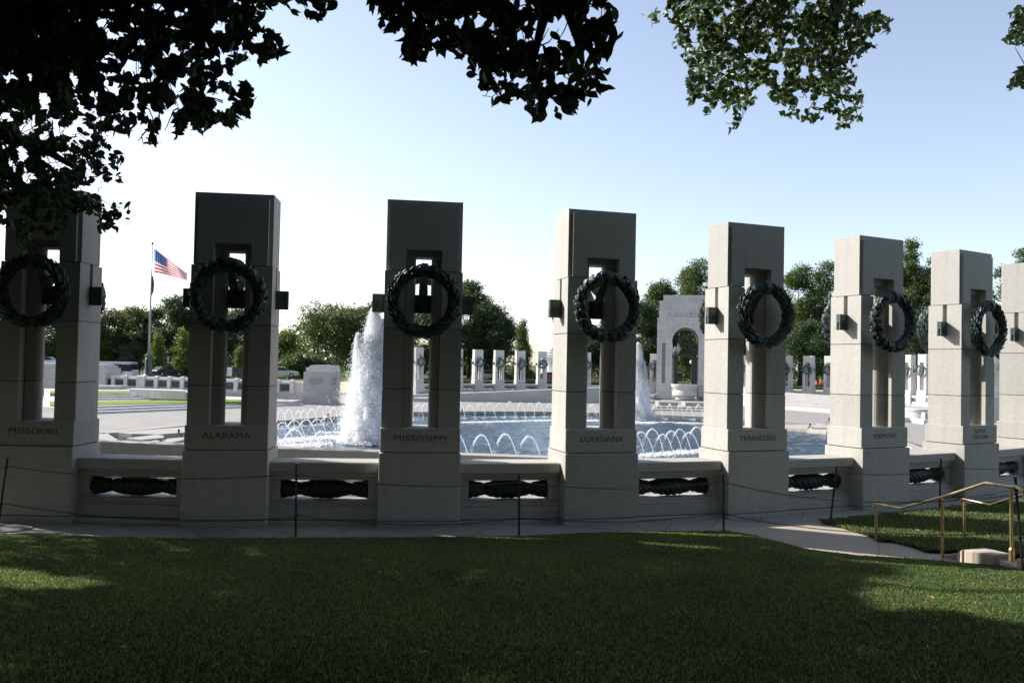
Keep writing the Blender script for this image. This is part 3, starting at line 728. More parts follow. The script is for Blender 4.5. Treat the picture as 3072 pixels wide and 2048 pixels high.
    mb = MB(); ring = [(.85*math.cos(a), -.3+.3*math.sin(a), 6.5+.85*math.sin(a)) for a in [2*math.pi*k/24 for k in range(25)]]
    mb.tube(ring, .2, 8); mb.tube([(1.0*math.cos(a), 1.0*math.sin(a), 5.75+.08*math.sin(5*a)) for a in [2*math.pi*k/24 for k in range(25)]], .17, 8)
    for (sx, sy) in ((-1,-1),(1,-1),(-1,1),(1,1)):
        mb.tube([(sx*1.25,sy*1.25,6.2),(sx*1.0,sy*1.0,5.7),(sx*.7,sy*.7,5.85)], .07, 6)
    mb.build('laurel_wreath', M_BRZ, t, smooth=True)
    return t
M_PAV = granite('pavilion ashlar', (.60, .58, .55), speck=25)
def add_courses(m, h=.86, w_=1.7):
    n = m.node_tree.nodes; l = m.node_tree.links; b = n['Principled BSDF']
    src = b.inputs['Base Color'].links[0].from_socket
    tc = n.new('ShaderNodeTexCoord'); sep = n.new('ShaderNodeSeparateXYZ'); com = n.new('ShaderNodeCombineXYZ'); add = n.new('ShaderNodeMath'); add.operation = 'ADD'
    l.new(tc.outputs['Object'], sep.inputs[0]); l.new(sep.outputs[0], add.inputs[0]); l.new(sep.outputs[1], add.inputs[1]); l.new(add.outputs[0], com.inputs[0]); l.new(sep.outputs[2], com.inputs[1])
    br = n.new('ShaderNodeTexBrick'); br.inputs['Scale'].default_value = 1; br.inputs['Brick Width'].default_value = w_; br.inputs['Row Height'].default_value = h; br.inputs['Mortar Size'].default_value = .016
    br.inputs['Color1'].default_value = (1,1,1,1); br.inputs['Color2'].default_value = (.88,.89,.9,1); br.inputs['Mortar'].default_value = (.62,.6,.56,1); l.new(com.outputs[0], br.inputs['Vector'])
    mx = n.new('ShaderNodeMix'); mx.data_type = 'RGBA'; mx.blend_type = 'MULTIPLY'; mx.inputs[0].default_value = 1; l.new(src, mx.inputs[6]); l.new(br.outputs[0], mx.inputs[7]); l.new(mx.outputs[2], b.inputs['Base Color'])
add_courses(M_PAV)
M_SLOTSHADE = plain('slot shade panel', (.18,.17,.16), .8)  # dark sheet on the wall face, painted in place of the slot's shade
pavilion()
# low basins and ledges before the pavilion
mb = MB()
for (a, b, yy, z1) in ((1975,2034,84,PZ+.55),(2056,2150,84,PZ+.55),(1965,2160,80,PZ+.28),(1960,2170,78,PZ+.12)):
    mb.box(aty(a,1200,yy)[0], aty(b,1200,yy)[0], yy, yy+1.8, PZ-.1, z1)
tag(mb.build('cascade_steps', M_DARKW, bevel=.02) if False else mb.build('cascade_steps', M_LEDGE, bevel=.02), 'low stone cascade ledges between the pool and the PACIFIC pavilion', 'stone ledge')

# ================================================================== LEFT: entrance steps, lawns, relief wall
def slab(mb, quad, z0, z1): plat(mb, quad, z0, z1)
z = PZ
mb = MB()
def stepflight(mb, yl, yr, x0, x1, z0, n, dep=.38, rise=.15):
    for k in range(n):
        a = (x0, yl+k*dep); b = (x1, yr+k*dep)
        mb.add([(a[0],a[1],z0-.3),(b[0],b[1],z0-.3),(b[0],b[1]+40,z0-.3),(a[0],a[1]+40,z0-.3),(a[0],a[1],z0+rise*(k+1)),(b[0],b[1],z0+rise*(k+1)),(b[0],b[1]+40,z0+rise*(k+1)),(a[0],a[1]+40,z0+rise*(k+1))][:8],
               [(0,1,5,4),(4,5,6,7),(1,2,6,5),(3,0,4,7)])
fl = atz(280,1242,PZ); fr = atz(900,1216,PZ)
st = MB()
def flight(L, R_, z0, n, run, rise, depth_back):
    """steps along the line L-R_, treads going away"""
    L = Vector(L[:2]); R_ = Vector(R_[:2]); t = (R_-L).normalized(); nn = Vector((-t.y, t.x))
    if nn.y < 0: nn = -nn
    for k in range(n):
        a, b = L+nn*run*k, R_+nn*run*k; c, d = b+nn*(depth_back-run*k if k == n-1 else run*1.02), a+nn*(depth_back-run*k if k == n-1 else run*1.02)
        st.prism([tuple(a), tuple(b), tuple(c), tuple(d)], PZ-.3, z0+rise*(k+1))
    return L+nn*run*n, R_+nn*run*n, nn
La, Ra, nn = flight(atz(200,1245,PZ), atz(900,1216,PZ), PZ, 3, .8, .15, 12)
z1 = PZ+.45
Lb, Rb, nn2 = flight(atz(200,1201,z1), atz(640,1197,z1), z1, 3, .8, .15, 14)
z2 = z1+.45
ftag = tag(st.build('entrance_steps', M_GRF), 'two flights of broad low steps between the sunny lawn panels at left', 'steps')
def lawnpanel(quad, z, lab):
    P = [atz(px, py, z)[:2] for px, py in quad]
    ar = sum(P[i][0]*P[(i+1)%len(P)][1]-P[(i+1)%len(P)][0]*P[i][1] for i in range(len(P)))
    if ar < 0: P = P[::-1]
    m = MB(); m.prism(P, z-.2, z+.05); tag(m.build('lawn_panel', M_TURF), kind='structure')
lawnpanel([(150,1218),(300,1215),(560,1208),(740,1205),(735,1199),(560,1200),(300,1204),(150,1206)], z1+.004, '')
lawnpanel([(150,1181),(300,1180),(420,1180),(505,1180),(400,1173),(300,1173),(150,1174)], z2+.004, '')
mb = MB()
def blockpx(mb, pxl, pxr, py, z, d, h):
    a = atz(pxl, py, z); b = atz(pxr, py, z); mb.add([(a[0],a[1],z-.05),(b[0],b[1],z-.05),(b[0],b[1]+d,z-.05),(a[0],a[1]+d,z-.05),(a[0],a[1],z+h),(b[0],b[1],z+h),(b[0],b[1]+d,z+h),(a[0],a[1]+d,z+h)],
        [(3,2,1,0),(4,5,6,7),(0,1,5,4),(1,2,6,5),(2,3,7,6),(3,0,4,7)])
def one(name, lab, cat, args, mat=None, **k):
    m = MB(); blockpx(m, *args); return tag(m.build(name, mat or M_GRF, bevel=.02), lab, cat, **k)
m_ = MB(); plat(m_, [(387,1166),(557,1172),(548,1168),(396,1164)], z2-.35, z2+.42); tag(m_.build('low_stone_wall', M_GRF, bevel=.02),'low stone wall bordering the upper lawn panel left of the ALABAMA pillar','low wall')
one('low_stone_wall','short stone kerb block at the right end of the upper steps','low wall',(522,640,1191,z1+.3,2,.4))
one('low_stone_wall','stone kerb block ending on the plaza right of the ALABAMA pillar','low wall',(640,880,1217,PZ,2.5,.42))
one('low_stone_wall','small stepped kerb near the left end block','low wall',(240,355,1168,z2,2,.35))
# relief wall
A_ = aty(300,1150,84); B_ = aty(915,1180,77.5)
rel = empty('relief_wall', (A_[0], A_[1], PZ), math.atan2(B_[1]-A_[1], B_[0]-A_[0]), label='long pale wall with dark bronze relief panels behind the lawn panels', cat='wall')
LW = math.hypot(B_[0]-A_[0], B_[1]-A_[1]); top = .62-PZ
mb = MB(); mb.box(-.5,LW,0,.5,-.2,top-1.12); mb.build('base_wall', M_WALL, rel)
mb = MB(); mb.box(-.5,LW,.08,.42,top-1.12,top-.22); mb.build('panel_field', M_GRF, rel)
mb = MB(); mb.frust(-.5,LW,-.02,.52,top-.22,-.5,LW,.06,.44,top-.02); mb.build('coping', M_GRF, rel)
xx = .35; k = 0; seq = [.75]*3+[1.6]+[.75]*9
M_REL = bronze('bronze relief', (.03,.035,.035), (.09,.10,.10), .5, .45)
for k in range(24):
    ww = .98; big = (k == 2)
    mb = MB(); mb.box(xx, xx+ww, .03, .08, top-1.0, top-.36)
    rn = random.Random(k)
    for q in range(6):
        fx = xx+.08+q*(ww-.16)/6; hh = rn.uniform(.3,.5); mb.frust(fx, fx+.12, 0, .04, top-.98, fx+.03, fx+.09, .0, .04, top-.98+hh)
    mb.build('relief_panel', M_REL, rel)
    px0 = xx+ww+.06; pwid = 1.0 if big else .42
    mb = MB(); mb.box(px0, px0+pwid, -.07, .55, top-1.2, top-.02); mb.frust(px0-.02,px0+pwid+.02,-.1,.58,top-.02,px0+.10,px0+pwid-.10,.05,.45,top+.09); mb.build('pier', M_GRF, rel)
    xx = px0+pwid+.06
    if xx > LW-1.8: break
# announcement block with inscription
bx = aty(987,1216,76); blk = empty('inscribed_stone_block', (bx[0], bx[1], PZ), R(-4), label='big pale stepped stone block with an inscription left of the near jet', cat='stone block')
mb = MB(); mb.box(-2.45,0,0,3.6,-.2,3.0); mb.build('main_block', M_PAV2 if False else M_WALL, blk)
mb = MB(); mb.box(-2.25,-.0,.02,3.4,3.0,3.42); mb.build('upper_block', M_GRF, blk)
mb = MB(); mb.frust(-1.95,0.0,.1,3.2,3.42,-1.9,-.05,.15,3.1,3.62); mb.build('cap', M_GRF, blk)
def script_lines(parent, x0, wd, z0, n, rot, loc):
    rn = random.Random(4)
    text_mesh('inscription', 'HERE IN THE PRESENCE OF WASHINGTON\nAND LINCOLN, ONE THE EIGHTEENTH\nCENTURY FATHER AND THE OTHER THE\nNINETEENTH CENTURY PRESERVER OF\nOUR NATION, WE HONOR THOSE', .14, M_CUTSHADEF, parent, loc, rot, width=wd, sp=1.1)
script_lines(blk, 0, 1.45, 0, 5, (R(90),0,0), (-1.25,-.012,2.15))
script_lines(blk, 0, 1.45, 0, 5, (R(90),0,R(90)), (.012,1.4,2.15))
# left end block
lx = aty(316,1150,83.2); eb = empty('stepped_end_block', (lx[0], 83.2, PZ), 0, label='stepped pale stone end block in front of the bus', cat='stone block')
for (a, b, c, zt_) in ((-4,0,'main_block',1085),(-4,-.25,'upper_block',1000),):
    pass
ztop = [aty(330,q,84)[2]-PZ for q in (1104,1097,1092)]
mb = MB(); mb.box(-9,0,0,3.2,-.2,ztop[0]); mb.build('main_block', M_WALL, eb)
mb = MB(); mb.box(-9,-.2,.15,3,ztop[0],ztop[1]); mb.build('upper_block', M_GRF, eb)
mb = MB(); mb.frust(-9,-.4,.3,2.8,ztop[1],-9,-.5,.4,2.7,ztop[2]); mb.build('cap', M_GRF, eb)
# flagpole, flag
def flagpole():
    b = aty(445,1122,86); tp = aty(458,731,86)
    t = empty('flagpole', (b[0], b[1], b[2]-1.4), 0, label='tall grey flagpole on a green bronze base rising above the relief wall', cat='flagpole')
    mb = MB(); mb.lathe([(.6,0),(.6,1.2),(.42,1.35),(.36,1.5),(.34,3.0),(.30,3.05),(.30,3.2),(.38,3.25),(.38,3.4),(.2,3.5)], 20); mb.build('bronze_base', M_BRZ, t, smooth='auto')
    mb = MB(); mb.box(-.1,.1,-.38,-.33,1.6,2.9); mb.build('base_niche', M_BLACK, t)
    hgt = tp[2]-(b[2]-1.4)
    mb = MB(); mb.tube([(0,0,3.4),(0,0,hgt*.5),(0,0,hgt)], [.13,.10,.05], 12); mb.build('pole', plain('pole grey', (.25,.26,.27), .4, .3), t, smooth=True)
    mb = MB(); mb.lathe([(.01,hgt-.12),(.10,hgt-.06),(.13,hgt+.02),(.10,hgt+.1),(.01,hgt+.15)], 12); mb.build('finial', M_BLACK, t, smooth=True)
    return t, b, hgt
fpole, fb_, fh = flagpole()
def flag():
    y0 = 86
    m, n, l, b = newmat('flag cloth')
    at = n.new('ShaderNodeUVMap'); sep = n.new('ShaderNodeSeparateXYZ'); l.new(at.outputs[0], sep.inputs[0])
    def mth(op, a, bb, c=None):
        q = n.new('ShaderNodeMath'); q.operation = op
        for i, v in enumerate((a, bb, c)):
            if v is None: continue
            if isinstance(v, (int, float)): q.inputs[i].default_value = v
            else: l.new(v, q.inputs[i])
        return q.outputs[0]
    u, v = sep.outputs[0], sep.outputs[1]
    stripe = mth('MODULO', mth('FLOOR', mth('MULTIPLY', v, 13), 0), 2)     # even rows red
    red = mth('LESS_THAN', stripe, .5)
    c1 = n.new('ShaderNodeMix'); c1.data_type = 'RGBA'; c1.inputs[6].default_value = (.80,.80,.80,1); c1.inputs[7].default_value = (.62,.03,.04,1); l.new(red, c1.inputs[0])
    cant = mth('MULTIPLY', mth('LESS_THAN', u, .4), mth('GREATER_THAN', v, 6/13))
    su = mth('ABSOLUTE', mth('SUBTRACT', mth('FRACT', mth('MULTIPLY', u, 6/.4), 0), .5), 0); sv = mth('ABSOLUTE', mth('SUBTRACT', mth('FRACT', mth('MULTIPLY', mth('SUBTRACT', v, 6/13), 5/(7/13)), 0), .5), 0)
    star = mth('LESS_THAN', mth('ADD', su, sv), .26)
    blue = n.new('ShaderNodeMix'); blue.data_type = 'RGBA'; blue.inputs[6].default_value = (.025,.07,.28,1); blue.inputs[7].default_value = (.6,.62,.7,1); l.new(star, blue.inputs[0])
    c2 = n.new('ShaderNodeMix'); c2.data_type = 'RGBA'; l.new(cant, c2.inputs[0]); l.new(c1.outputs[2], c2.inputs[6]); l.new(blue.outputs[2], c2.inputs[7])
    l.new(c2.outputs[2], b.inputs['Base Color']); b.inputs['Roughness'].default_value = .8
    tr = n.new('ShaderNodeBsdfTranslucent'); l.new(c2.outputs[2], tr.inputs[0]); x = n.new('ShaderNodeMixShader'); x.inputs[0].default_value = .55
    l.new(b.outputs[0], x.inputs[1]); l.new(tr.outputs[0], x.inputs[2]); l.new(x.outputs[0], n['Material Output'].inputs[0])
    NU, NV = 24, 14; V = []; UV = []
    tl = (463,744); bl = (463,817); trr = (561,820); brr = (562,841)
    for i in range(NU+1):
        u_ = i/NU
        for j in range(NV+1):
            v_ = j/NV
            topx = 463+(561-463)*u_; topy = 744+(820-744)*(u_**.95); botx = topx; boty = 817+(841-817)*(u_**1.25)
            py = boty+(topy-boty)*v_
            d = .35*math.sin(u_*9+v_*2)*u_**.5
            V.append(aty(topx, py, y0+d)); UV.append((u_, v_))
    Fq = np.array([(i*(NV+1)+j, (i+1)*(NV+1)+j, (i+1)*(NV+1)+j+1, i*(NV+1)+j+1) for i in range(NU) for j in range(NV)])
    o = arrmesh('flag', np.array(V), Fq, m, smooth=True)
    uvl = o.data.uv_layers.new(name='UVMap')
    for lp in o.data.loops: uvl.data[lp.index].uv = UV[lp.vertex_index]
    tag(o, 'striped red and white flag with blue starred corner flying from the pole', 'flag')
flag()
mb = MB(); a = aty(455,830,86)
for k in range(3):
    mb.tube([aty(456+k,828,86.1), aty(457+k*1.2,850,86.05+.1*k), aty(456+k,872,86.1), aty(455,886,86)], [.05,.13,.12,.03], 6)
tag(mb.build('furled_flag', plain('dark flag cloth', (.06,.05,.07), .8), smooth=True), 'dark limp flag hanging against the pole below the striped flag', 'flag')

# ---------------- street things
M_TYRE = plain('tyre', (.02,.02,.02), .8); M_GLASS = plain('car glass', (.02,.025,.03), .08); M_CHR = plain('wheel metal', (.4,.4,.42), .3, .8)
def car(name, lab, paint, loc, rz, L=4.5, H=1.42, cat='car'):
    t = empty(name, loc, rz, label=lab, cat=cat, group='cars on the far street')
    h = L/2; body = [(-h,.35),(-h,.75),(-h*.93,.92),(-h*.45,.98),(h*.5,.95),(h*.92,.82),(h,.65),(h,.35),(h*.82,.22),(-h*.82,.22)]
    mb = MB(); mb.prismy(body[::-1], -.85, .85); mb.build('body', paint, t, bevel=.06)
    cab = [(-h*.8,.95),(-h*.55,H-.05),(-h*.3,H),(h*.12,H),(h*.45,.95)]
    mb = MB(); mb.prismy([(x,z) for x,z in cab][::-1], -.72, .72); mb.build('windows', M_GLASS, t, bevel=.04)
    mb = MB(); mb.prismy([(-h*.56,H-.06),(-h*.3,H+.02),(h*.12,H+.02),(h*.2,H-.06)][::-1], -.70, .70); mb.build('roof', paint, t, bevel=.03)
    for sx in (-1,1):
        for sy in (-1,1):
            mb = MB(); mb.tube([(sx*h*.62,sy*.86,.32),(sx*h*.62,sy*.66,.32)], .32, 14); w_ = mb.build('wheel', M_TYRE, t)
            mb = MB(); mb.tube([(sx*h*.62,sy*.875,.32),(sx*h*.62,sy*.86,.32)], .19, 10); mb.build('rim', M_CHR, w_)
    for sy in (-1,1):
        mb = MB(); mb.box(h-.03,h+.02,sy*.6-.14,sy*.6+.14,.58,.72); mb.build('headlight', M_HEAD, t)
    return t
M_HEAD = plain('lamp glass', (.75,.75,.7), .15)
def pc(n, c, r=.22): return plain(n, c, r, .1, var=.03)
c_ = atz(846,1131.5,.02) if False else aty(846,1131,118)
car('parked_car','silver car on the street right of the ALABAMA pillar',pc('silver paint',(.45,.48,.48)),(c_[0],118,c_[2]),R(8))
for (px,py,d,colr,lab,rz) in ((500,1128,118,(.02,.02,.025),'black car behind the traffic lights left of the ALABAMA pillar',R(60)),(535,1129,124,(.05,.06,.07),'dark car just left of the ALABAMA pillar',R(5)),
        (716,1131,120,(.03,.04,.05),'dark green car seen through the slot of the ALABAMA pillar',R(5)),(480,1122,140,(.7,.7,.7),'white car in the sun behind the traffic lights',R(70)),
        (145,1098,125,(.03,.03,.035),'dark car in the upper part of the MISSOURI pillar slot',R(0)),(140,1148,96,(.7,.7,.7),'white car low in the MISSOURI pillar slot',R(0)),
        (1460,1143,135,(.35,.4,.42),'grey car parked under the trees between the far pillars',R(20)),(1530,1147,134,(.03,.03,.03),'black car parked right of the grey one between far pillars',R(10)),
        (1590,1148,134,(.02,.02,.02),'black car parked left of the far pillar before the dome',R(10)),(1650,1149,133,(.25,.03,.04),'dark red car right of the far pillar before the dome',R(5)),
        (1512,1146,138,(.2,.21,.22),'dark grey car half behind a far pillar',R(10))):
    p = aty(px,py,d); car('parked_car', lab, pc('car paint', colr), (p[0],d,max(p[2], far_h(p[0],d))-.02), rz)
# bus
bl_ = aty(395,1126,112); bus = empty('bus', (aty(403,1100,116)[0]-5.9, 116, far_h(-60,116)-.02), R(3), label='white coach with dark windows and a red stripe behind the stone end block', cat='bus')
M_WH = plain('white paint', (.75,.76,.80), .3, var=.03); M_RED = plain('red paint', (.35,.03,.03), .4, var=.05)
mb = MB(); mb.prismy([(-6,.5),(5.9,.5),(6.0,1.5),(5.85,2.9),(5.6,3.1),(-6,3.1)], -1.25, 1.25); mb.build('body', M_WH, bus, bevel=.05)
mb = MB(); mb.box(-5.7,5.92,-1.272,1.272,2.02,3.0); mb.build('windows', M_GLASS, bus)
mb = MB(); mb.prismy([(-6,1.35),(4.0,1.35),(4.9,1.95),(-6,1.95)], -1.27, 1.27); mb.build('red_stripe', M_RED, bus)
mb = MB(); mb.box(-6.1,5.8,-1.2,1.2,3.1,3.3); mb.build('roof', plain('bus roof', (.5,.52,.6), .3), bus, bevel=.06)
for sx in (-3.6,4.0):
    for sy in (-1,1):
        mb = MB(); mb.tube([(sx,sy*1.28,.5),(sx,sy*1.0,.5)], .5, 16); mb.build('wheel', M_TYRE, bus)
# traffic lights
M_LAMPON = newmat('signal lamp'); _m,_n,_l,_b = M_LAMPON; _b.inputs['Emission Color'].default_value = (1,.3,.2,1); _b.inputs['Emission Strength'].default_value = 2; _b.inputs['Base Color'].default_value = (.8,.3,.2,1); M_LAMPON = _m
def signal(px, py, d, two, lab):
    p = aty(px, py, d); p = (p[0], p[1], far_h(p[0], d)); t = empty('traffic_light', (p[0], d, p[2]), 0, label=lab, cat='traffic light')
    hh = aty(px,1067,d)[2]-p[2]
    mb = MB(); mb.tube([(0,0,0),(0,0,hh)], .07, 8); mb.build('pole', M_BLACK, t)
    for k, dx in enumerate((-.32,.22) if two else (0,)):
        mb = MB(); mb.box(dx-.17,dx+.17,-.2,.1,hh-1.05,hh+.02); h_ = mb.build('signal_head', M_BLACK, t)
        for q in range(3):
            mb = MB(); mb.tube([(dx,-.215,hh-.2-q*.33),(dx,-.2,hh-.2-q*.33)], .1, 10); mb.build('lens', M_GLASS if k == 0 else M_HEAD, h_)
signal(500,1128,108,True,'pair of black traffic signal heads between the flagpole and the ALABAMA pillar')
signal(686,1128,108,False,'single black traffic signal seen through the slot of the ALABAMA pillar')
mb = MB(); p = aty(688,1128,107); mb.box(p[0]-.3,p[0]+.3,107,107.1,p[2],p[2]+1.15); s_ = mb.build('street_sign', M_WH); tag(s_, 'white upright sign board below the traffic signal in the ALABAMA slot', 'sign')
# lamp posts behind the pavilion
def lamp(px, pytop, d, lab):
    p = aty(px, 1162, d); t = empty('street_lamp', (p[0], d, p[2]), 0, label=lab, cat='street lamp', group='globe lamps beyond the pavilion')
    hh = aty(px, pytop, d)[2]-p[2]
    mb = MB(); mb.lathe([(.28,0),(.28,.3),(.14,.5),(.08,1.0),(.06,hh-.7),(.1,hh-.62)], 12); mb.build('post', M_BLACK, t, smooth='auto')
    mb = MB(); mb.lathe([(.10,hh-.62),(.2,hh-.45),(.26,hh-.25),(.2,hh-.08),(.06,hh)], 12); mb.build('globe', M_GLOBE, t, smooth=True)
M_GLOBE = plain('opal glass', (.8,.78,.72), .3)
lamp(2073,1080,122,'left globe lamp seen under the PACIFIC arch'); lamp(2087,1081,124,'right globe lamp seen under the PACIFIC arch')
lamp(912,1062,128,'globe lamp among the trees above the inscribed block')
for (px, lab) in ((2449,'left one of two small orange cones between far pillars'),(2462,'right one of two small orange cones between far pillars')):
    p = aty(px,1172,118); t = empty('traffic_cone', (p[0],118,p[2]+.9), 0, label=lab, cat='traffic cone', group='orange cones beyond the far row')
    mb = MB(); mb.box(-.2,.2,-.2,.2,0,.05); mb.build('base', M_BLACK, t); mb = MB(); mb.lathe([(.25,.05),(.05,.9 if px > 2455 else .5)], 12); mb.build('cone', plain('orange', (.75,.08,.02), .5), t)
# far bridge with railing
mb = MB(); p0 = aty(1230,1140,300); p1 = aty(1680,1138,300); mb.box(p0[0],p1[0],300,306,p0[2]-1.5,p0[2])
br = empty('road_bridge', (0,0,0), label='distant pale road bridge with a railing between the far pillars', cat='bridge'); mb.build('deck', M_GRF, br)
mb = MB(); zz = p0[2]
for k in range(60):
    xq = p0[0]+(p1[0]-p0[0])*k/59; mb.box(xq-.1,xq+.1,300,300.3,zz,zz+1.0)
mb.box(p0[0],p1[0],299.9,300.4,zz+1.0,zz+1.25); mb.build('railing', M_GRF, br)
# domed memorial
def dome():
    D = 620; c = aty(1664,1100,D); s = D/F; zb = aty(1664,1152,D)[2]
    t = empty('domed_memorial', (c[0], D, zb), 0, label='distant white domed memorial with a ring of columns left of the LOUISIANA pillar', cat='domed building')
    Z = lambda py: aty(1664,py,D)[2]-zb
    G = plain('white marble', (.8,.8,.8), .6, var=.03)
    mb = MB(); pr = [(44*s,Z(1060))]+[(43*s*math.cos(a), Z(1056)+(Z(1029)-Z(1056))*math.sin(a)) for a in [math.pi/2*k/10 for k in range(11)]]; pr[-1] = (.1, pr[-1][1]); mb.lathe(pr, 40); mb.build('dome', G, t, smooth='auto')
    mb = MB(); mb.lathe([(52*s,Z(1072)),(52*s,Z(1064)),(48*s,Z(1062)),(48*s,Z(1057)),(44*s,Z(1056))], 40); mb.build('drum', G, t)
    mb = MB(); mb.lathe([(30*s,Z(1128)),(30*s,Z(1072)),(55*s,Z(1072)),(55*s,Z(1078)),(30*s,Z(1078))], 40); mb.build('cella', G, t)
    for k in range(26):
        a = 2*math.pi*k/26; mb = MB(); mb.lathe([(1.7*s,Z(1128)),(1.4*s,Z(1078))], 8, (52*s*math.cos(a), 52*s*math.sin(a))); mb.build('column', G, t)
    mb = MB()
    for k in range(5): mb.lathe([((60+k*6)*s,0 if k == 4 else Z(1150-(4-k)*4)-1),((60+k*6)*s,Z(1128+k*4.5))], 40)
    mb.build('terrace', G, t)
dome()

# ================================================================== FOUNTAINS
def droplets(n, fpos, size, stretch=1.0):
    """small elongated tetrahedral drops; returns V,F"""
    P = fpos
    base = np.array([[1,0,-.5],[-.5,.87,-.5],[-.5,-.87,-.5],[0,0,1.4]])
    s = size[:, None, None]*base[None]*np.array([1,1,stretch])
    a = rng.uniform(0, 6.28, n); ca, sa = np.cos(a), np.sin(a)
    X = s[...,0]*ca[:,None]-s[...,1]*sa[:,None]; Y = s[...,0]*sa[:,None]+s[...,1]*ca[:,None]; Z_ = s[...,2]
    # random tumble
    b = rng.uniform(-.5,.5, n)[:,None]; X, Z_ = X*np.cos(b)-Z_*np.sin(b), X*np.sin(b)+Z_*np.cos(b)
    V = np.stack([X,Y,Z_],-1)+P[:,None,:]
    Fq = (np.arange(n)*4)[:,None,None]+np.array([[0,2,1],[0,1,3],[1,2,3],[2,0,3]])[None]
    return V.reshape(-1,3), Fq.reshape(-1,3)
def jet(px, pybase, pytop, d, wpx, subs, lab, n=16000, lean=0.0):
    b = aty(px, pybase, d); s = d/F; H = aty(px, pytop, d)[2]-WZ
    t = empty('fountain_jet', (b[0], d, WZ), 0, label=lab, cat='fountain jet')
    Vs, Fs = [], []; off = 0
    for (dx, hh, wd, k) in subs:
        m = int(n*k); u = rng.random(m)**1.15; ang = rng.uniform(0, 6.28, m)
        w0 = wd*s; hloc = hh*H
        rad = w0*(1.0-u)**.55*(.95) + .05
        r_ = rad*np.sqrt(rng.random(m))*(1+.55*rng.normal(0,1,m)**2*.25)
        P = np.stack([dx*s*(.3+.7*u)+r_*np.cos(ang)+lean*u*u*hloc, r_*np.sin(ang), u*hloc+rng.normal(0,.05,m)], 1); P[:,2] = np.abs(P[:,2])
        V, Fq = droplets(m, P, rng.uniform(.006,.016,m), 3.0); Vs.append(V); Fs.append(Fq+off); off += len(V)
    arrmesh('spray', np.concatenate(Vs), np.concatenate(Fs), M_DROPS, parent=t)
    mb = MB()
    for (dx, hh, wd, k) in subs:
        NN = 26; w0 = wd*s; hloc = hh*H*.9; pr = []
        for i in range(NN+1):
            u = i/NN; pr.append((max(.02, w0*.86*(1-u)**.55), u*hloc))
        o = len(mb.v)
        for (r_, z_) in pr:
            for q in range(20):
                a = 2*math.pi*q/20; j = 1+.22*math.sin(q*2.7+z_*3)+.15*random.uniform(-1,1)
                mb.v.append((dx*s*(.3+.7*z_/hloc)+r_*j*math.cos(a)+lean*(z_/hloc)**2*hloc, r_*j*math.sin(a), z_+random.uniform(-.06,.06)))
        for i in range(NN):
            for q in range(20):
                mb.f.append((o+i*20+q, o+i*20+(q+1)%20, o+(i+1)*20+(q+1)%20, o+(i+1)*20+q)); mb.m.append(0)
    mb.build('core', M_CLOUD, t, smooth=True)
    # froth where it falls back
    m = 2500; ang = rng.uniform(0,6.28,m); r_ = wpx*s*(.6+1.0*rng.random(m)); P = np.stack([r_*np.cos(ang), r_*np.sin(ang)*1.2, np.abs(rng.normal(0,.10,m))],1)
    V, Fq = droplets(m, P, rng.uniform(.02,.06,m), .8); arrmesh('froth', V, Fq, M_SPRAY, parent=t)
jet(1108,1400,922,45,62,[(-6,.80,94,.38),(4,1.0,66,.32),(-44,.80,40,.18),(34,.9,36,.12)],'tall white near jet of water between the ALABAMA and MISSISSIPPI pillars', 120000)
jet(1903,1266,1030,68,40,[(2,.8,62,.4),(8,1.0,34,.4),(24,.75,26,.2)],'white jet of water before the PACIFIC pavilion, right of the LOUISIANA pillar', 80000)
# arcing jets
def make_arc(seed, span, H, drift):
    rn = np.random.default_rng(seed); n = 26; mb = MB(); pts = []; rd = []
    for i in range(n+1):
        u = i/n; pts.append((span*(u-.0)*.0+drift*u, span*u, 4*H*u*(1-u)*(1.0)+.0)); rd.append(.012+.022*u+.006*rn.random())
    k = int(n*.80)
    mb.tube(pts[:k+1], rd[:k+1], 5)
    m = 120; u = np.clip(rn.normal(.72,.2,m),.3,1.0); P = np.stack([drift*u+rn.normal(0,.015+.03*u,m), span*u+rn.normal(0,.03,m), 4*H*u*(1-u)+rn.normal(0,.04,m)-.02],1)
    V, Fq = droplets(m, P, rn.uniform(.007,.015,m), 1.6)
    mb.add(V.tolist(), Fq.tolist())
    m = 40; P = np.stack([drift+rn.normal(0,.16,m), span+rn.normal(0,.12,m), np.abs(rn.normal(0,.05,m))],1); V, Fq = droplets(m, P, rn.uniform(.02,.045,m), .7); mb.add(V.tolist(), Fq.tolist())
    return mb
arcp = []
for s_ in range(4):
    o = make_arc(s_, 1.1, 1.12+.06*s_, .95).build('arcing_jet', M_SPRAY, None, smooth=True); arcp.append(o)
ARCS = []      # (px of nozzle, py at water, direction sign, scale)
def row(pa, pb, n, rz, sc_=1.0, where='', jit=.12):
    a = atz(*pa, WZ); b = atz(*pb, WZ)
    for k in range(n):
        u = k/(n-1) if n > 1 else 0; ARCS.append((a[0]+(b[0]-a[0])*u, a[1]+(b[1]-a[1])*u, rz+random.uniform(-jit,jit), sc_*random.uniform(.9,1.1), where, k, n))
row((1395,1253),(1690,1249),11, R(180)+R(0), .98, 'at the far edge right of MISSISSIPPI')
row((1212,1262),(1300,1258),4, R(180), 1.0, 'in the MISSISSIPPI slot')
row((1765,1252),(1790,1252),2, R(180), 1.0, 'in the LOUISIANA slot')
row((1960,1256),(2140,1258),7, R(180), 1.0, 'before the PACIFIC pavilion')
row((835,1290),(1015,1268),9, R(205), 1.0, 'at the left edge behind the near jet')
row((845,1345),(1010,1300),6, R(160), .9, 'in the foam right of ALABAMA')
row((1410,1392),(1700,1396),5, R(170), 1.05, 'in the near row right of MISSISSIPPI')
row((1905,1375),(2125,1352),9, R(150), 1.0, 'in the near row right of LOUISIANA')
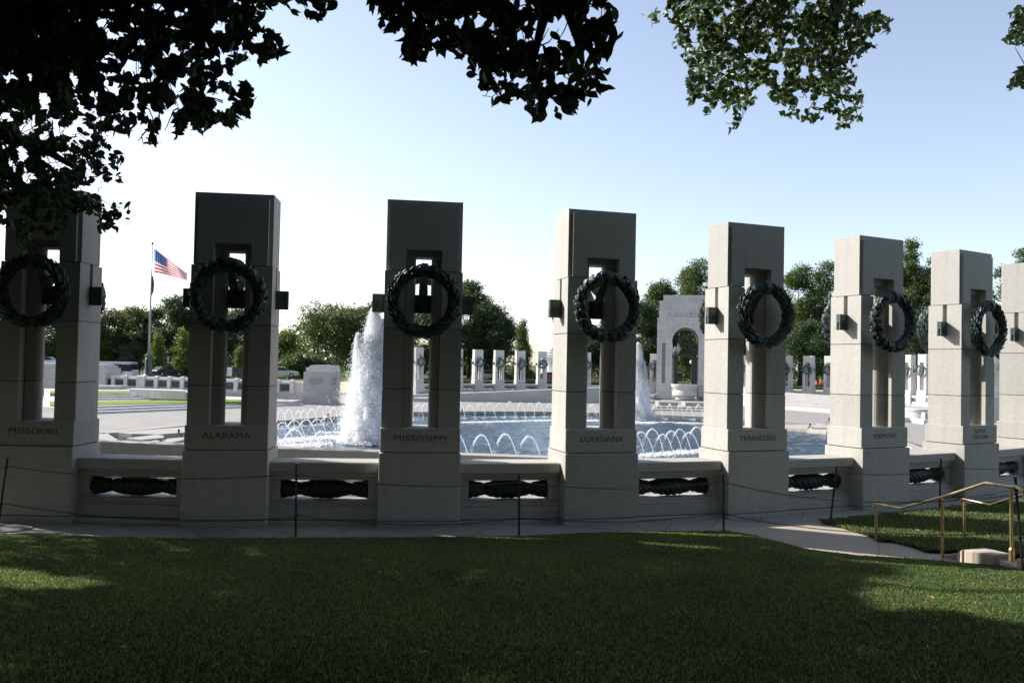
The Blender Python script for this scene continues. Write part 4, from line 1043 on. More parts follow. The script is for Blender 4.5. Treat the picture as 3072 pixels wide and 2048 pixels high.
row((860,1392),(1010,1396),3, R(185), 1.15, 'low beside the near jet')
first = set()
for (x, y, rz, s_, wh, k, n) in ARCS:
    i = random.randrange(4)
    o = arcp[i] if i not in first else arcp[i].copy()
    if i in first: col.objects.link(o)
    first.add(i)
    o.location = (x, y, WZ); o.rotation_euler = (0,0,rz); o.scale = (s_,s_,s_)
    pos = 'leftmost' if k == 0 else ('rightmost' if k == n-1 else ['second','third','fourth','fifth','sixth','seventh','eighth','ninth','tenth'][k-1]+' from left')
    tag(o, pos+' thin arc of water '+wh, 'water arc', 'thin arcing water jets round the pool')
# foam lines on the water
def foam(pa, pb, n, wd, h=.02):
    a = atz(*pa, WZ); b = atz(*pb, WZ); u = rng.random(n)
    P = np.stack([a[0]+(b[0]-a[0])*u+rng.normal(0,wd*.4,n), a[1]+(b[1]-a[1])*u+rng.normal(0,wd,n), WZ+.015+np.abs(rng.normal(0,h,n))],1)
    return P
Ps = [foam((1390,1268),(1690,1261),2600,.35), foam((960,1300),(1240,1286),1500,.3), foam((1880,1268),(2140,1270),2600,.5), foam((830,1325),(1000,1312),3800,.7), foam((830,1345),(960,1335),3000,.8), foam((1880,1372),(2130,1352),1400,.4), foam((560,1330),(560,1331),10,.1), foam((1730,1262),(1800,1262),500,.4)]
P = np.concatenate(Ps); V, Fq = droplets(len(P), P, rng.uniform(.03,.08,len(P)), .35)
tag(arrmesh('foam', V, Fq, M_FOAM), 'white foam floating where the arcs fall on the pool', 'foam', kind='stuff')
def spot(px, py, zz, lab, sc_=1):
    p = atz(px, py, zz); t = empty('pool_floodlight', p, R(random.uniform(-60,60)), label=lab, cat='floodlight', group='small floodlights at the pool edge')
    mb = MB(); mb.tube([(0,0,.25),(-.22,-.1,0)], .02, 6); mb.tube([(0,0,.25),(.22,-.1,0)], .02, 6); mb.tube([(0,0,.25),(0,.2,0)], .02, 6); mb.build('tripod', M_BLACK, t)
    mb = MB(); mb.lathe([(.03,.22),(.055,.27),(.055,.38),(.03,.40)], 12); mb.build('lamp_head', M_BLACK, t)
spot(2430,1286,PZ+.02,'small tripod floodlight on the ledge left of the VERMONT pillar')
spot(2487,1268,PZ+.1,'small floodlight touching the sunlit side of the VERMONT pillar')
spot(536,1310,PZ+.0,'small floodlight on the pool ledge left of the ALABAMA pillar'); spot(1386,1243,PZ+.1,'small floodlight beside the right edge of the MISSISSIPPI pillar'); spot(984,1258,PZ+.1,'small floodlight at the pool edge left of the near jet')

# ================================================================== FENCE, RAILS, STEPS
def post(px0, py0, pxt, pyt, y, lab, zb=None):
    b = aty(px0, py0, y); tp = aty(pxt, pyt, y)
    t = empty('chain_post', b, 0, label=lab, cat='post', group='thin black posts of the chain barrier')
    d = Vector(tp)-Vector(b)
    mb = MB(); mb.tube([-d*.1, d], .017, 8); mb.build('shaft', M_BLACK, t, smooth='auto')
    mb = MB()
    for k in (.28,.86): c = d*k; mb.tube([c+Vector((0,0,-.012)), c+Vector((0,0,.012))], .03, 10)
    mb.tube([d, d*1.012], .026, 8); mb.build('collar', M_BLACK, t)
    return Vector(b), d
posts = [post(-4,1565,22,1375,12.6,'leaning black post at the left edge before the MISSOURI pillar'),
         post(887,1608,889,1392,12.7,'black post between the ALABAMA and MISSISSIPPI pillars'),
         post(1557,1605,1557,1420,13.12,'black post before the balustrade between MISSISSIPPI and LOUISIANA'),
         post(2171,1588,2170,1420,13.9,'black post at the corner of the lawn before the TENNESSEE pillar'),
         post(2491,1567,2510,1400,14.75,'leaning black post beyond the path before the VERMONT pillar'),
         post(2818,1545,2823,1376,15.9,'black post behind the brass handrail before the NORTH CAROLINA pillar'),
         post(3067,1682,3046,1433,10.4,'nearest black post leaning at the right edge beside the handrail'),
         post(3380,1530,3384,1340,17.2,'black post outside the right edge')]
def chain(a, b, ha, hb, sag, lab, link=.034):
    A = a[0]+a[1]*ha; B = b[0]+b[1]*hb; L = (B-A).length; n = max(8, int(L/(link*.78)))
    mb = MB(); 
    for i in range(n):
        u = (i+.5)/n; p = A.lerp(B, u); p.z -= sag*4*u*(1-u)
        u2 = u+1e-3; q = A.lerp(B, u2); q.z -= sag*4*u2*(1-u2); t = (q-p).normalized()
        s_ = Vector((0,0,1)) if i % 2 else t.cross(Vector((0,0,1))).normalized()
        s_ = (s_-t*s_.dot(t)).normalized(); hl = link*.5; hw = link*.27
        loop = [t*hl*math.cos(k_)+s_*hw*math.sin(k_) for k_ in [2*math.pi*j/8 for j in range(8)]]; loop = [p+v for v in loop]
        mb.tube(loop+[loop[0]], .0036, 4, cap=False)
    tag(mb.build('chain', M_CHAIN), lab, 'chain', 'chains of the barrier')
post_m1 = (posts[0][0]+Vector((-3.3,0,0)), posts[0][1])
for (i, j, ha, hb, sg, nm) in ((0,1,.88,.87,.13,'upper chain crossing the MISSOURI and ALABAMA pillars'),(0,1,.30,.26,.14,'lower chain crossing the MISSOURI and ALABAMA pillars'),
      (1,2,.87,.86,.12,'upper chain crossing the MISSISSIPPI pillar'),(1,2,.30,.28,.13,'lower chain crossing the MISSISSIPPI pillar'),
      (2,3,.86,.86,.11,'upper chain crossing the LOUISIANA pillar'),(2,3,.28,.30,.10,'lower chain crossing the LOUISIANA pillar'),
      (3,6,.85,.80,.20,'upper chain running from the lawn corner to the nearest post'),(3,6,.28,.34,.14,'lower chain running from the lawn corner to the nearest post'),
      (4,5,.93,.84,.10,'upper chain crossing the VERMONT pillar pedestal'),(5,7,.84,.84,.10,'upper chain crossing the NORTH CAROLINA pillar pedestal')):
    chain(posts[i], posts[j], ha, hb, sg, nm)
def rail(pts, postsl, lab, far=False):
    t = empty('handrail', (0,0,0), label=lab, cat='handrail', group='brass handrails of the path steps')
    mb = MB(); mb.tube(pts, .021, 12); mb.build('top_rail', M_RAIL, t, smooth='auto')
    for (b, tp) in postsl:
        b = Vector(b); tp = Vector(tp); mb = MB(); mb.tube([b, tp], .0215, 12)
        for k in (.12,.62,.8): c = b.lerp(tp, k); mb.tube([c-Vector((0,0,.006)), c+Vector((0,0,.006))], .025, 12)
        p_ = mb.build('baluster', M_RAIL, t, smooth='auto')
        if b.z < .2: continue
        mb = MB(); mb.tube([b-Vector((0,0,.05)), b+Vector((0,0,.10)), b+Vector((0,0,.13))], [.036,.036,.022], 12); mb.build('flange', M_RAIL, p_)
# rail one: post A, B, C
A0 = aty(2628,1662,13.2); A1 = aty(2628,1517,13.2); A0 = (A0[0],A0[1],-.02)
B0 = aty(2827,1664,12.0); B1 = aty(2827,1492,12.0); B0 = (B0[0],B0[1],0.02)
C0 = aty(3035,1672,10.4); C1 = aty(3033,1460,10.4)
knee = aty(2702,1524,12.75); crest = aty(2957,1448,11.2)
end = aty(3046,1458,10.2)
hook = [aty(2626,1528,13.35), aty(2621,1519,13.36), aty(2622,1512,13.3)]
rail(hook+[aty(2630,1511,13.2), knee, aty(2827,1490,12.0), crest, C1, end, (end[0]+.02,end[1]-.12,end[2]-.04), (end[0]+.03,end[1]-.14,end[2]-.12)], [(A0,(A1[0],A1[1],A1[2])),(B0,B1),(C0,C1)], 'brass handrail on the left side of the steps, nearer one with three posts')
D0 = aty(2893,1648,13.2); D1 = aty(2893,1504,13.2)
rail([aty(2886,1515,13.4), aty(2883,1503,13.4), aty(2888,1497,13.3), aty(2900,1498,13.2), aty(2970,1514,12.8), aty(3072,1482,12.3), aty(3200,1440,11.6)], [((D0[0],D0[1],-.02),D1),(aty(3230,1640,11.5),aty(3230,1440,11.5))], 'brass handrail on the right side of the steps, farther one partly out of frame')
# stone steps and cheek
def profile_block(pts, x0, x1):   # pts: (y,z)
    mb = MB(); n = len(pts)
    mb.add([(x0,y,z) for y,z in pts]+[(x1,y,z) for y,z in pts], [tuple(range(n-1,-1,-1)), tuple(range(n,2*n))]+[(i,(i+1)%n,n+(i+1)%n,n+i) for i in range(n)])
    return mb
P0 = [(11.85,-.2),(11.85,.0),(11.5,.10),(11.1,.28),(10.55,.40),(10.35,.36),(10.3,-.2)]
mb = MB()
q = [aty(2820,1666,11.95), aty(2875,1652,11.6), aty(2888,1646,11.35), aty(2950,1641,11.2)]
ch = MB()
tp = [atz(2822,1667,.02), (*atz(2868,1657,.10)[:2],.10), (*atz(2884,1648,.24)[:2],.24), (*atz(2950,1641,.27)[:2],.27), (*atz(3034,1660,.27)[:2],.27), (*atz(2985,1664,.27)[:2],.27), (*atz(2895,1650,.24)[:2],.24), (*atz(2870,1660,.10)[:2],.10)]
n = len(tp); ch.add([tuple(p) for p in tp]+[(p[0],p[1],-.2) for p in tp], [(0,7,1),(1,7,6,2),(2,6,5,3),(3,5,4)]+[(i,(i+1)%n,n+(i+1)%n,n+i) for i in range(n)])
tag(ch.build('stone_cheek', M_PATH, bevel=.015), 'pale chamfered stone cheek block beside the steps at lower right', 'stone block')
mb = MB()
for k in range(6): mb.box(6.55, 7.75, 5.2, 11.45-k*.36, -.1+.001*k, .11*(k+1))
tag(mb.build('stone_steps', M_PATH, bevel=.01), 'pale stone steps rising at the lower right edge behind the nearest post', 'steps')
# drain covers
for (px, py, lab, rx) in ((650,1597,'round metal cover in the walkway before the ALABAMA pillar',.33),(30,1582,'round metal cover in the walkway at the left edge',.33)):
    p = atz(px, py, 0); mb = MB(); mb.lathe([(rx,-.02),(rx,.002),(rx-.02,.006),(0.01,.006)], 28, (p[0],p[1])); tag(mb.build('drain_cover', plain('cast iron', (.22,.22,.22), .7)), lab, 'drain cover', 'round covers in the walkway')
p = atz(120,1566,0); mb = MB()
for k in range(7): mb.box(p[0]-.35+k*.1, p[0]-.29+k*.1, p[1]+.12, p[1]+.24, -.01, .05)
tag(mb.build('drain_grate', M_BLACK), 'dark slotted grate at the foot of the MISSOURI pillar', 'grate')

# ================================================================== GRASS
LIT = [[(2760,1665),(2850,1668),(3172,1680),(3172,1880),(3000,1862),(2880,1850),(2800,1835),(2740,1790),(2715,1740)],
       [(-150,1706),(60,1708),(150,1721),(220,1736),(120,1750),(-150,1749)],
       [(1780,1590),(1900,1584),(2180,1580),(2300,1592),(2420,1625),(2500,1648),(2360,1640),(2200,1612),(1900,1597)],
       [(2180,1585),(2480,1565),(3172,1500),(3172,1660),(2900,1640),(2800,1670),(2560,1668),(2380,1640),(2230,1600)]]
def blades(N, region, hf, hmin, hmax, seed):
    r = np.random.default_rng(seed)
    x, y = region(r, N); z = hf(x, y); N = len(x)
    h = r.uniform(hmin, hmax, N)*(1+.6*(r.random(N) < .02)); a = r.uniform(0, 2*np.pi, N); lean = r.uniform(.1, 1.0, N)*h
    la = r.uniform(0, 2*np.pi, N); wd = r.uniform(.0016,.0032,N)
    dist = np.hypot(x, y); wd *= np.clip(dist/9, .8, 1.6)
    bx, by = np.cos(a)*wd, np.sin(a)*wd
    V = np.empty((N,4,3)); V[:,0] = np.stack([x-bx,y-by,z-.01],1); V[:,1] = np.stack([x+bx,y+by,z-.01],1)
    mx = x+np.cos(la)*lean*.35; my = y+np.sin(la)*lean*.35
    V[:,2] = np.stack([mx+bx*.8,my+by*.8,z+h*.6],1); V[:,3] = np.stack([x+np.cos(la)*lean,y+np.sin(la)*lean,z+h*.95],1)
    # second thin triangle shares: 0,1,2 / 0,2,3
    Fq = (np.arange(N)*4)[:,None,None]+np.array([[0,1,2],[0,2,3]])[None]
    return V.reshape(-1,3), Fq.reshape(-1,3)
def reg1(r, N):
    x = r.uniform(-9.2,9.0,N); y = r.uniform(4.6,13.95,N)
    k = (y < ye(x)+.04) & (np.abs(x) < y*.66+.4) & ~((x > 6.0) & (x < 7.8) & (y < 12.25) & (y > 10.2)) ; return x[k], y[k]
V1, F1 = blades(900000, reg1, lawn_h, .014, .034, 1)
def reg2(r, N):
    x = r.uniform(5.5,13.5,N); y = r.uniform(11,19,N); k = inpoly(x, y, [(5.50,14.75),(5.55,14.5),(5.86,13.35),(6.3,12.45),(7.5,12.2),(7.5,11),(14,11),(14,18.5),(10.4,16.85),(6.83,15.34)]); return x[k], y[k]
V2, F2 = blades(150000, reg2, rl_h, .02, .05, 2)
def reg3(r, N):
    # longer untrimmed tufts round the post feet and along the edge
    cs = [(float(p[0][0]), float(p[0][1])) for p in posts[:6]]; c = np.array(cs)[r.integers(0,6,N)]; g = r.normal(0,1,(N,2))*np.array([.22,.07]); x, y = c[:,0]+g[:,0], c[:,1]+g[:,1]-.05
    k = np.abs(x) < 12; y = np.minimum(y, ye(x)+.10+.03*r.random(N)); return x[k], y[k]
V3, F3 = blades(6, reg3, lambda x, y: np.zeros_like(x)+.0, .06, .15, 3)
tag(arrmesh('grass', np.concatenate([V1,V2,V3]), np.concatenate([F1,F2+len(V1),F3+len(V1)+len(V2)]), M_GRASS), 'mown grass covering the lawn in the foreground and beside the path', 'grass', kind='stuff')
# fallen leaves on the lawn
M_FALL = plain('dry leaf', (.45,.25,.05), .6, var=.3)
first_leaf = None
for i, (px, py) in enumerate([(1344,1846),(1780,1698),(1737,1957),(2795,1790),(2023,1690),(1390,1870),(2020,1562),(372,1938),(1140,1715),(645,1992),(2855,2028),(3030,1735),(90,1735),(1270,1955),(2540,1713)]):
    z = .4
    for _ in range(8): p = atz(px, py, z); z = float(lawn_h(p[0], p[1]))+.045
    p = (p[0], p[1], z)
    if first_leaf is None:
        mb = MB(); mb.add([(0,-.05,0),(.025,-.02,.008),(.03,.015,.012),(0,.055,.004),(-.03,.015,.012),(-.025,-.02,.008),(0,0,0)], [(0,1,6),(1,2,6),(2,3,6),(3,4,6),(4,5,6),(5,0,6)]); o = mb.build('fallen_leaf', M_FALL); first_leaf = o
    else: o = first_leaf.copy(); col.objects.link(o)
    o.location = p; o.rotation_euler = (random.uniform(-.5,.5), random.uniform(-.5,.5), random.uniform(0,6)); s_ = random.uniform(.4,.8); o.scale = (s_,s_,s_)
    wh = ('left' if px < 1000 else 'middle' if px < 2050 else 'right'); dp = ('back' if py < 1720 else 'middle' if py < 1880 else 'front')
    tag(o, ['yellow','brownish','curled','flat','orange','tiny','pale','rusty','spotted','bent','narrow','broad','dull','golden','tan'][i % 15]+' dry leaf on the grass, '+wh+' part, '+dp+' of the lawn', 'leaf', 'fallen leaves on the lawn')

# ================================================================== TREES
def crown_mesh(name, blobs, n, size, mat, parent, seed, flat=.5, aspect=.62):
    """leaf clumps gathered on twig ends inside lobes; each leaf a small bent quad"""
    r = np.random.default_rng(seed)
    vol = np.array([b[3]*b[4]*b[5] for b in blobs])**.8; pr = vol/vol.sum()
    nc = max(20, n//14); bi = r.choice(len(blobs), nc, p=pr); B = np.array(blobs)[bi]
    d = r.normal(0,1,(nc,3)); d /= np.linalg.norm(d,axis=1)[:,None]; rad = (r.random(nc)**.38)*r.uniform(.82,1.08,nc)
    C = B[:,:3]+d*rad[:,None]*B[:,3:6]
    k = r.integers(0, nc, n); P = C[k]+r.normal(0,1,(n,3))*size*np.array([1.3,1.3,.9])
    return leaves(name, P, size, mat, parent, r, aspect)
def leaves(name, P, size, mat, parent, r, aspect=.62, droop=None):
    n = len(P); sz = size*r.uniform(.6,1.3,n)
    t = r.normal(0,1,(n,3)); 
    if droop is not None: t[:,2] -= droop
    t /= np.linalg.norm(t,axis=1)[:,None]
    q = r.normal(0,1,(n,3)); s = np.cross(t,q); s /= np.linalg.norm(s,axis=1)[:,None]; nn = np.cross(t,s)
    L = sz[:,None]; W_ = L*aspect
    V = np.empty((n,4,3)); V[:,0] = P-t*L*.5; V[:,1] = P+s*W_*.5+nn*L*.1; V[:,2] = P+t*L*.55-nn*L*.06; V[:,3] = P-s*W_*.5+nn*L*.1
    Fq = (np.arange(n)*4)[:,None,None]+np.array([[0,1,2],[0,2,3]])[None]
    return arrmesh(name, V.reshape(-1,3), Fq.reshape(-1,3), mat, parent=parent)
def leafshape(name, P, size, mat, parent, r, droop=.8):
    """ovate pointed leaves with eight outline points, folded along the midrib"""
    n = len(P); sz = size*r.uniform(.7,1.25,n); t = r.normal(0,1,(n,3))*np.array([1,1,.8]); t[:,2] -= droop; t /= np.linalg.norm(t,axis=1)[:,None]
    q = r.normal(0,1,(n,3)); s = np.cross(t,q); s /= np.linalg.norm(s,axis=1)[:,None]; nn = np.cross(t,s)
    prof = [(0,0),(.12,.20),(.35,.30),(.6,.25),(.82,.11),(1.05,0)]
    V = np.empty((n,10,3)); L = sz[:,None]
    idx = 0
    for (u, w_) in prof: V[:,idx] = P+t*L*(u-.45)+s*L*w_-nn*L*(.10*w_*3+.18*(u-.4)**2); idx += 1
    for (u, w_) in prof[4:0:-1]: V[:,idx] = P+t*L*(u-.45)-s*L*w_-nn*L*(.10*w_*3+.18*(u-.4)**2); idx += 1
    # faces: right side 0,1,2,3,4,5 ; left 5,6,7,8,9,0
    F = np.array([[0,1,2,3],[0,3,4,5],[5,6,7,0],[0,7,8,9]])
    Fq = (np.arange(n)*10)[:,None,None]+F[None]
    return arrmesh(name, V.reshape(-1,3), Fq.reshape(-1,4), mat, parent=parent)
def trunk_mesh(mb, base, h, r0_, blobs, rn, nl=7):
    top = Vector((base[0], base[1], base[2]+h*.72))
    b = Vector(base); pts = [b, b.lerp(top,.25)+Vector((rn.uniform(-.2,.2),rn.uniform(-.2,.2),0)), b.lerp(top,.6)+Vector((rn.uniform(-.3,.3),0,0)), top]
    mb.tube(pts, [r0_, r0_*.8, r0_*.55, r0_*.2], 9)
    for k in range(min(nl, len(blobs))):
        t_ = Vector(blobs[k][:3]); s0 = b.lerp(top, rn.uniform(.3,.8)); mid = s0.lerp(t_,.5)+Vector((0,0,rn.uniform(-.3,.5))); mb.tube([s0, mid, t_], [r0_*.35, r0_*.22, r0_*.08], 6)
def bg_tree(px, pytop, d, wpx, mat, lab, seed, n=7000, size=.34, zb=None, shape='round', pybot=None, cat='tree', group='trees behind the memorial'):
    rn = random.Random(seed); s = d/F; c = aty(px, 1130, d); zbase = far_h(c[0], d)-.04 if zb is None else zb
    ztop = aty(px, pytop, d)[2]; H = ztop-zbase; w_ = wpx*s/2
    w_ *= 1.22 if shape == 'round' else 1.1
    t = empty('broadleaf_tree' if cat == 'tree' else 'bush', (c[0], d, zbase), 0, label=lab, cat=cat, group=group)
    blobs = []; z0 = H*.12 if cat == 'tree' else H*.05
    if shape == 'round':
        for k in range(30):
            u = rn.random(); a = rn.uniform(0,6.28); zz = z0+(H-z0)*(.12+.76*u); rad = w_*(math.sin(math.pi*min(1,.12+.80*u))**.7)
            rr_ = rad*rn.uniform(.35,.8); br_ = w_*rn.uniform(.26,.46); blobs.append((rr_*math.cos(a), rr_*math.sin(a), zz, br_, br_, br_*rn.uniform(.6,.95)))
        blobs.append((rn.uniform(-.2,.2)*w_,0,H-w_*.30,w_*.34,w_*.34,w_*.28))
    elif shape == 'cone':
        for k in range(22):
            u = k/21; rad = (w_*(1-u)**.7*.95+w_*.06)*rn.uniform(.65,1.25); a = rn.uniform(0,6.28); rr_ = rad*rn.uniform(.1,.6); blobs.append((rr_*math.cos(a), rr_*math.sin(a), z0+(H-z0)*u*.96, rad*.55+.15, rad*.55+.15, (H-z0)*.075))
    else:
        for k in range(16):
            a = rn.uniform(0,6.28); rr_ = w_*rn.uniform(.2,.8); blobs.append((rr_*math.cos(a), rr_*math.sin(a)*.7, z0+(H-z0)*rn.uniform(.1,.75), w_*.35, w_*.35, H*.22))
    crown_mesh('crown', blobs, int(n*3), size*.85, mat, t, seed)
    if cat == 'tree':
        mb = MB(); trunk_mesh(mb, (0,0,-.3), H, max(.15, H*.022), blobs, rn); mb.build('trunk', M_BARK, t, smooth=True)
    return t
BT = [ # px, top, dist, width px, mat, label, shape, n, size
 (250,935,165,170,0,'green tree at the far left between the MISSOURI pillar and its slot','round',6000,.42),
 (120,930,160,200,1,'dark tree seen through the slot of the MISSOURI pillar','round',6000,.42),
 (345,925,170,130,3,'brownish red leaved tree right of the MISSOURI pillar','round',6000,.42),
 (415,915,168,120,0,'mid green tree behind the flagpole, left side','round',6000,.42),
 (470,915,166,110,1,'dark green tree directly behind the flagpole','round',6000,.42),
 (530,878,160,105,1,'taller rounded dark tree left of the ALABAMA wreath','round',6500,.38),
 (600,905,162,130,1,'dark tree behind the ALABAMA pillar','round',6000,.42),
 (700,920,160,150,1,'dark tree seen through the slot of the ALABAMA pillar','round',6000,.42),
 (405,1018,165,95,4,'grey green rounded small tree below the flag','round',5000,.26),
 (310,1000,164,60,2,'yellow green young tree beside the MISSOURI pillar','cone',3500,.28),
 (470,1000,124,70,2,'bright young tree immediately right of the flagpole','cone',4000,.26),
 (545,985,122,80,2,'bright leafy young tree left of the ALABAMA pillar','cone',4500,.26),
 (720,1040,124,50,2,'bright young tree in the slot of the ALABAMA pillar','cone',3000,.26),
 (868,990,150,115,2,'yellow green tree right of the ALABAMA pillar','round',6000,.36),
 (905,1060,140,120,0,'low green tree under the yellow green one','round',5000,.32),
 (1010,905,128,215,0,'big rounded green tree left of the near jet','round',12000,.34),
 (1110,900,134,120,1,'dark green tree behind the near jet','round',7000,.36),
 (1290,880,140,170,1,'dark tree seen through the slot of the MISSISSIPPI pillar','round',8000,.38),
 (1405,835,142,150,0,'tall tree right of the MISSISSIPPI pillar','round',9000,.38),
 (1470,905,138,140,1,'broad dark tree sloping down right of the MISSISSIPPI wreath','round',9000,.36),
 (1568,955,128,75,0,'slim pointed tree left of the white dome','cone',5000,.28),
 (1725,1000,150,130,0,'tree behind the sunlit side of the LOUISIANA pillar','round',5000,.36),
 (1800,985,150,90,1,'tree seen through the slot of the LOUISIANA pillar','round',5000,.36),
 (1935,900,134,110,1,'dark tree right of the LOUISIANA wreath behind the far jet','round',8000,.34),
 (1985,835,140,130,0,'green tree left of the PACIFIC pavilion','round',10000,.34),
 (2085,770,146,160,0,'tallest loose green tree above the PACIFIC pavilion','round',12000,.34),
 (2190,800,146,150,0,'green tree behind the TENNESSEE pillar','round',7000,.36),
 (2100,1010,135,120,2,'sunny low tree seen under the PACIFIC arch','round',5000,.3),
 (2300,830,140,170,1,'dark tree behind the TENNESSEE wreath','round',8000,.36),
 (2400,785,136,150,0,'sunny green tree between the TENNESSEE and VERMONT pillars, left','round',11000,.33),
 (2480,780,138,130,0,'green tree touching the left side of the VERMONT pillar','round',10000,.33),
 (2440,960,124,150,1,'dark lower tree between the TENNESSEE and VERMONT pillars','round',9000,.30),
 (2590,820,140,170,1,'tree behind the VERMONT pillar','round',7000,.36),
 (2735,715,120,115,0,'tall green tree between the VERMONT and NORTH CAROLINA pillars','round',11000,.30),
 (2800,760,118,120,0,'green tree top left of the NORTH CAROLINA pillar','round',7000,.3),
 (2745,930,108,110,1,'darker lower tree left of the NORTH CAROLINA pillar','round',7000,.28),
 (2880,790,125,180,1,'tree behind the NORTH CAROLINA pillar','round',7000,.34),
 (3005,800,118,110,1,'dark green tree right of the NORTH CAROLINA pillar','round',8000,.3),
 (3065,742,112,100,0,'tree crown above the last pillar at the right edge','round',8000,.28),
]
BTL = []
for i, (px, tp_, d, wd, mi, lab, shp, n, sz) in enumerate(BT):
    bg_tree(px, tp_, d, wd, M_T[mi], lab, 100+i, n, sz, shape=shp)
# hedge-like undergrowth behind everything closes the view under the crowns
def wood(name, pts, h, n, size, mat, seed, lab):
    r = np.random.default_rng(seed); a = np.array(pts); seg = r.integers(0, len(pts)-1, n); u = r.random(n)[:,None]
    P2 = a[seg]*(1-u)+a[seg+1]*u; hh = h*(.75+.3*np.sin(P2[:,0]*.13)+.2*np.sin(P2[:,0]*.41+1))
    P = np.stack([P2[:,0]+r.normal(0,1.5,n), P2[:,1]+r.normal(0,3,n), (r.random(n)**.8)*hh-.2+P2[:,1]*0],1)
    o = leaves(name, P, size, mat, None, r); tag(o, lab, 'woodland', kind='stuff')
wood('distant_woodland', [(-150,185),(-90,178),(-40,172),(-1,172)], 9, 26000, .7, M_T[1], 5, 'mass of far woodland closing the view behind the street trees')
wood('distant_woodland', [(14,168),(24,165),(60,150),(95,140),(130,120)], 9, 30000, .6, M_T[1], 6, 'mass of woodland behind the far row at right')
r_ = np.random.default_rng(9); n_ = 9000; P = np.stack([r_.uniform(-60,90,n_), r_.normal(560,12,n_), -14+r_.random(n_)**.7*7],1)
tag(leaves('distant_woodland', P, 2.2, M_T[0], None, r_), 'very distant line of trees on both sides of the dome', 'woodland', kind='stuff')

# ---------------- overhanging trees near the camera
PA1 = [(-400,-600),(1020,-600),(1018,5),(990,28),(975,60),(945,62),(915,50),(880,55),(855,12),(825,10),(790,30),(775,60),(790,85),(830,100),(845,130),(858,160),(830,170),(815,195),(800,212),(770,185),(740,190),(700,200),(690,222),(730,235),(750,262),(785,285),(782,315),(745,310),(750,350),(720,345),(695,385),(640,366),(600,398),(560,372),(540,395),(530,430),(500,415),(450,436),(405,425),(385,395),(350,398),(345,430),(310,400),(300,440),(260,360),(200,345),(100,330),(-400,320)]
HA = [[(372,192),(395,182),(410,205),(385,222),(372,210)],[(500,140),(520,130),(532,160),(510,165)],[(405,225),(430,215),(445,250),(425,262)],[(455,352),(480,348),(482,365),(460,362)],[(640,270),(652,268),(648,310),(636,300)],[(510,262),(530,265),(560,318),(545,322)],[(412,18),(432,14),(436,40),(420,50),(415,35)]]
PA2 = [(-400,270),(260,340),(330,440),(318,470),(345,450),(370,462),(372,490),(350,505),(362,540),(345,560),(320,575),(300,590),(320,640),(345,612),(385,608),(397,628),(382,640),(385,672),(355,695),(330,680),(305,705),(285,680),(300,655),(270,640),(235,650),(205,640),(200,690),(170,720),(130,690),(90,700),(95,760),(60,740),(40,700),(15,670),(-400,660)]
HA2 = [[(218,345),(250,352),(270,392),(258,402),(232,380)],[(120,430),(150,455),(190,480),(220,510),(205,505),(160,480)],[(20,470),(45,480),(50,520),(30,515)],[(235,545),(270,560),(262,590),(225,570)],[(15,620),(60,600),(60,650),(30,660)]]
PB = [(1060,-600),(1105,-40),(1110,25),(1118,45),(1140,65),(1150,115),(1165,130),(1190,150),(1195,165),(1222,170),(1242,192),(1260,175),(1292,184),(1285,160),(1320,158),(1365,150),(1372,180),(1388,183),(1392,165),(1405,150),(1418,165),(1403,190),(1415,232),(1432,205),(1448,235),(1440,255),(1448,292),(1480,308),(1530,303),(1545,285),(1580,300),(1578,335),(1592,355),(1640,355),(1652,330),(1662,370),(1672,374),(1690,320),(1700,350),(1718,345),(1730,312),(1770,312),(1778,295),(1795,315),(1802,280),(1832,285),(1835,265),(1812,240),(1835,220),(1808,205),(1812,170),(1860,150),(1862,115),(1862,90),(1835,75),(1845,45),(1830,15),(1810,0),(1800,-600)]
HB = [[(1592,90),(1610,65),(1660,60),(1700,28),(1718,60),(1726,110),(1735,140),(1712,150),(1690,128),(1670,100),(1650,130),(1620,172),(1600,205),(1598,150)],[(1470,100),(1495,60),(1510,95),(1490,100)],[(1650,225),(1680,215),(1720,240),(1735,245),(1720,262),(1670,262)],[(1235,55),(1248,20),(1262,45),(1238,70)],[(1340,60),(1352,40),(1358,75)],[(1485,240),(1500,225),(1520,248),(1505,262)],[(1345,28),(1362,25),(1356,42)]]
PC = [(1800,-600),(2000,-600),(2700,-600),(2590,-20),(2600,20),(2592,52),(2625,32),(2650,50),(2680,62),(2665,80),(2675,105),(2640,112),(2615,95),(2640,130),(2612,155),(2590,160),(2580,180),(2560,170),(2552,190),(2585,195),(2550,210),(2570,238),(2555,262),(2545,275),(2580,268),(2590,300),(2585,330),(2585,358),(2555,372),(2530,388),(2505,385),(2515,340),(2480,352),(2430,370),(2400,360),(2350,348),(2342,335),(2365,312),(2330,320),(2310,290),(2300,250),(2270,260),(2252,290),(2280,292),(2250,320),(2222,330),(2232,360),(2205,400),(2172,385),(2185,350),(2170,320),(2160,300),(2145,320),(2120,352),(2112,330),(2130,310),(2105,290),(2085,300),(2078,315),(2060,310),(2068,285),(2055,240),(2065,200),(2045,170),(2060,140),(2020,150),(2018,120),(2040,100),(2008,70),(1998,45),(1985,35),(1980,70),(1962,90),(1930,65),(1928,45),(1960,28),(2000,15),(2010,-20)]
HC = [[(2195,240),(2230,245),(2235,262),(2200,260)],[(2385,330),(2400,275),(2430,272),(2440,300),(2440,325),(2410,330)],[(2330,215),(2345,180),(2360,210),(2340,225)],[(2065,110),(2085,100),(2090,140),(2075,150)],[(2380,125),(2395,110),(2400,150),(2385,150)],[(2175,130),(2195,118),(2200,140)]]
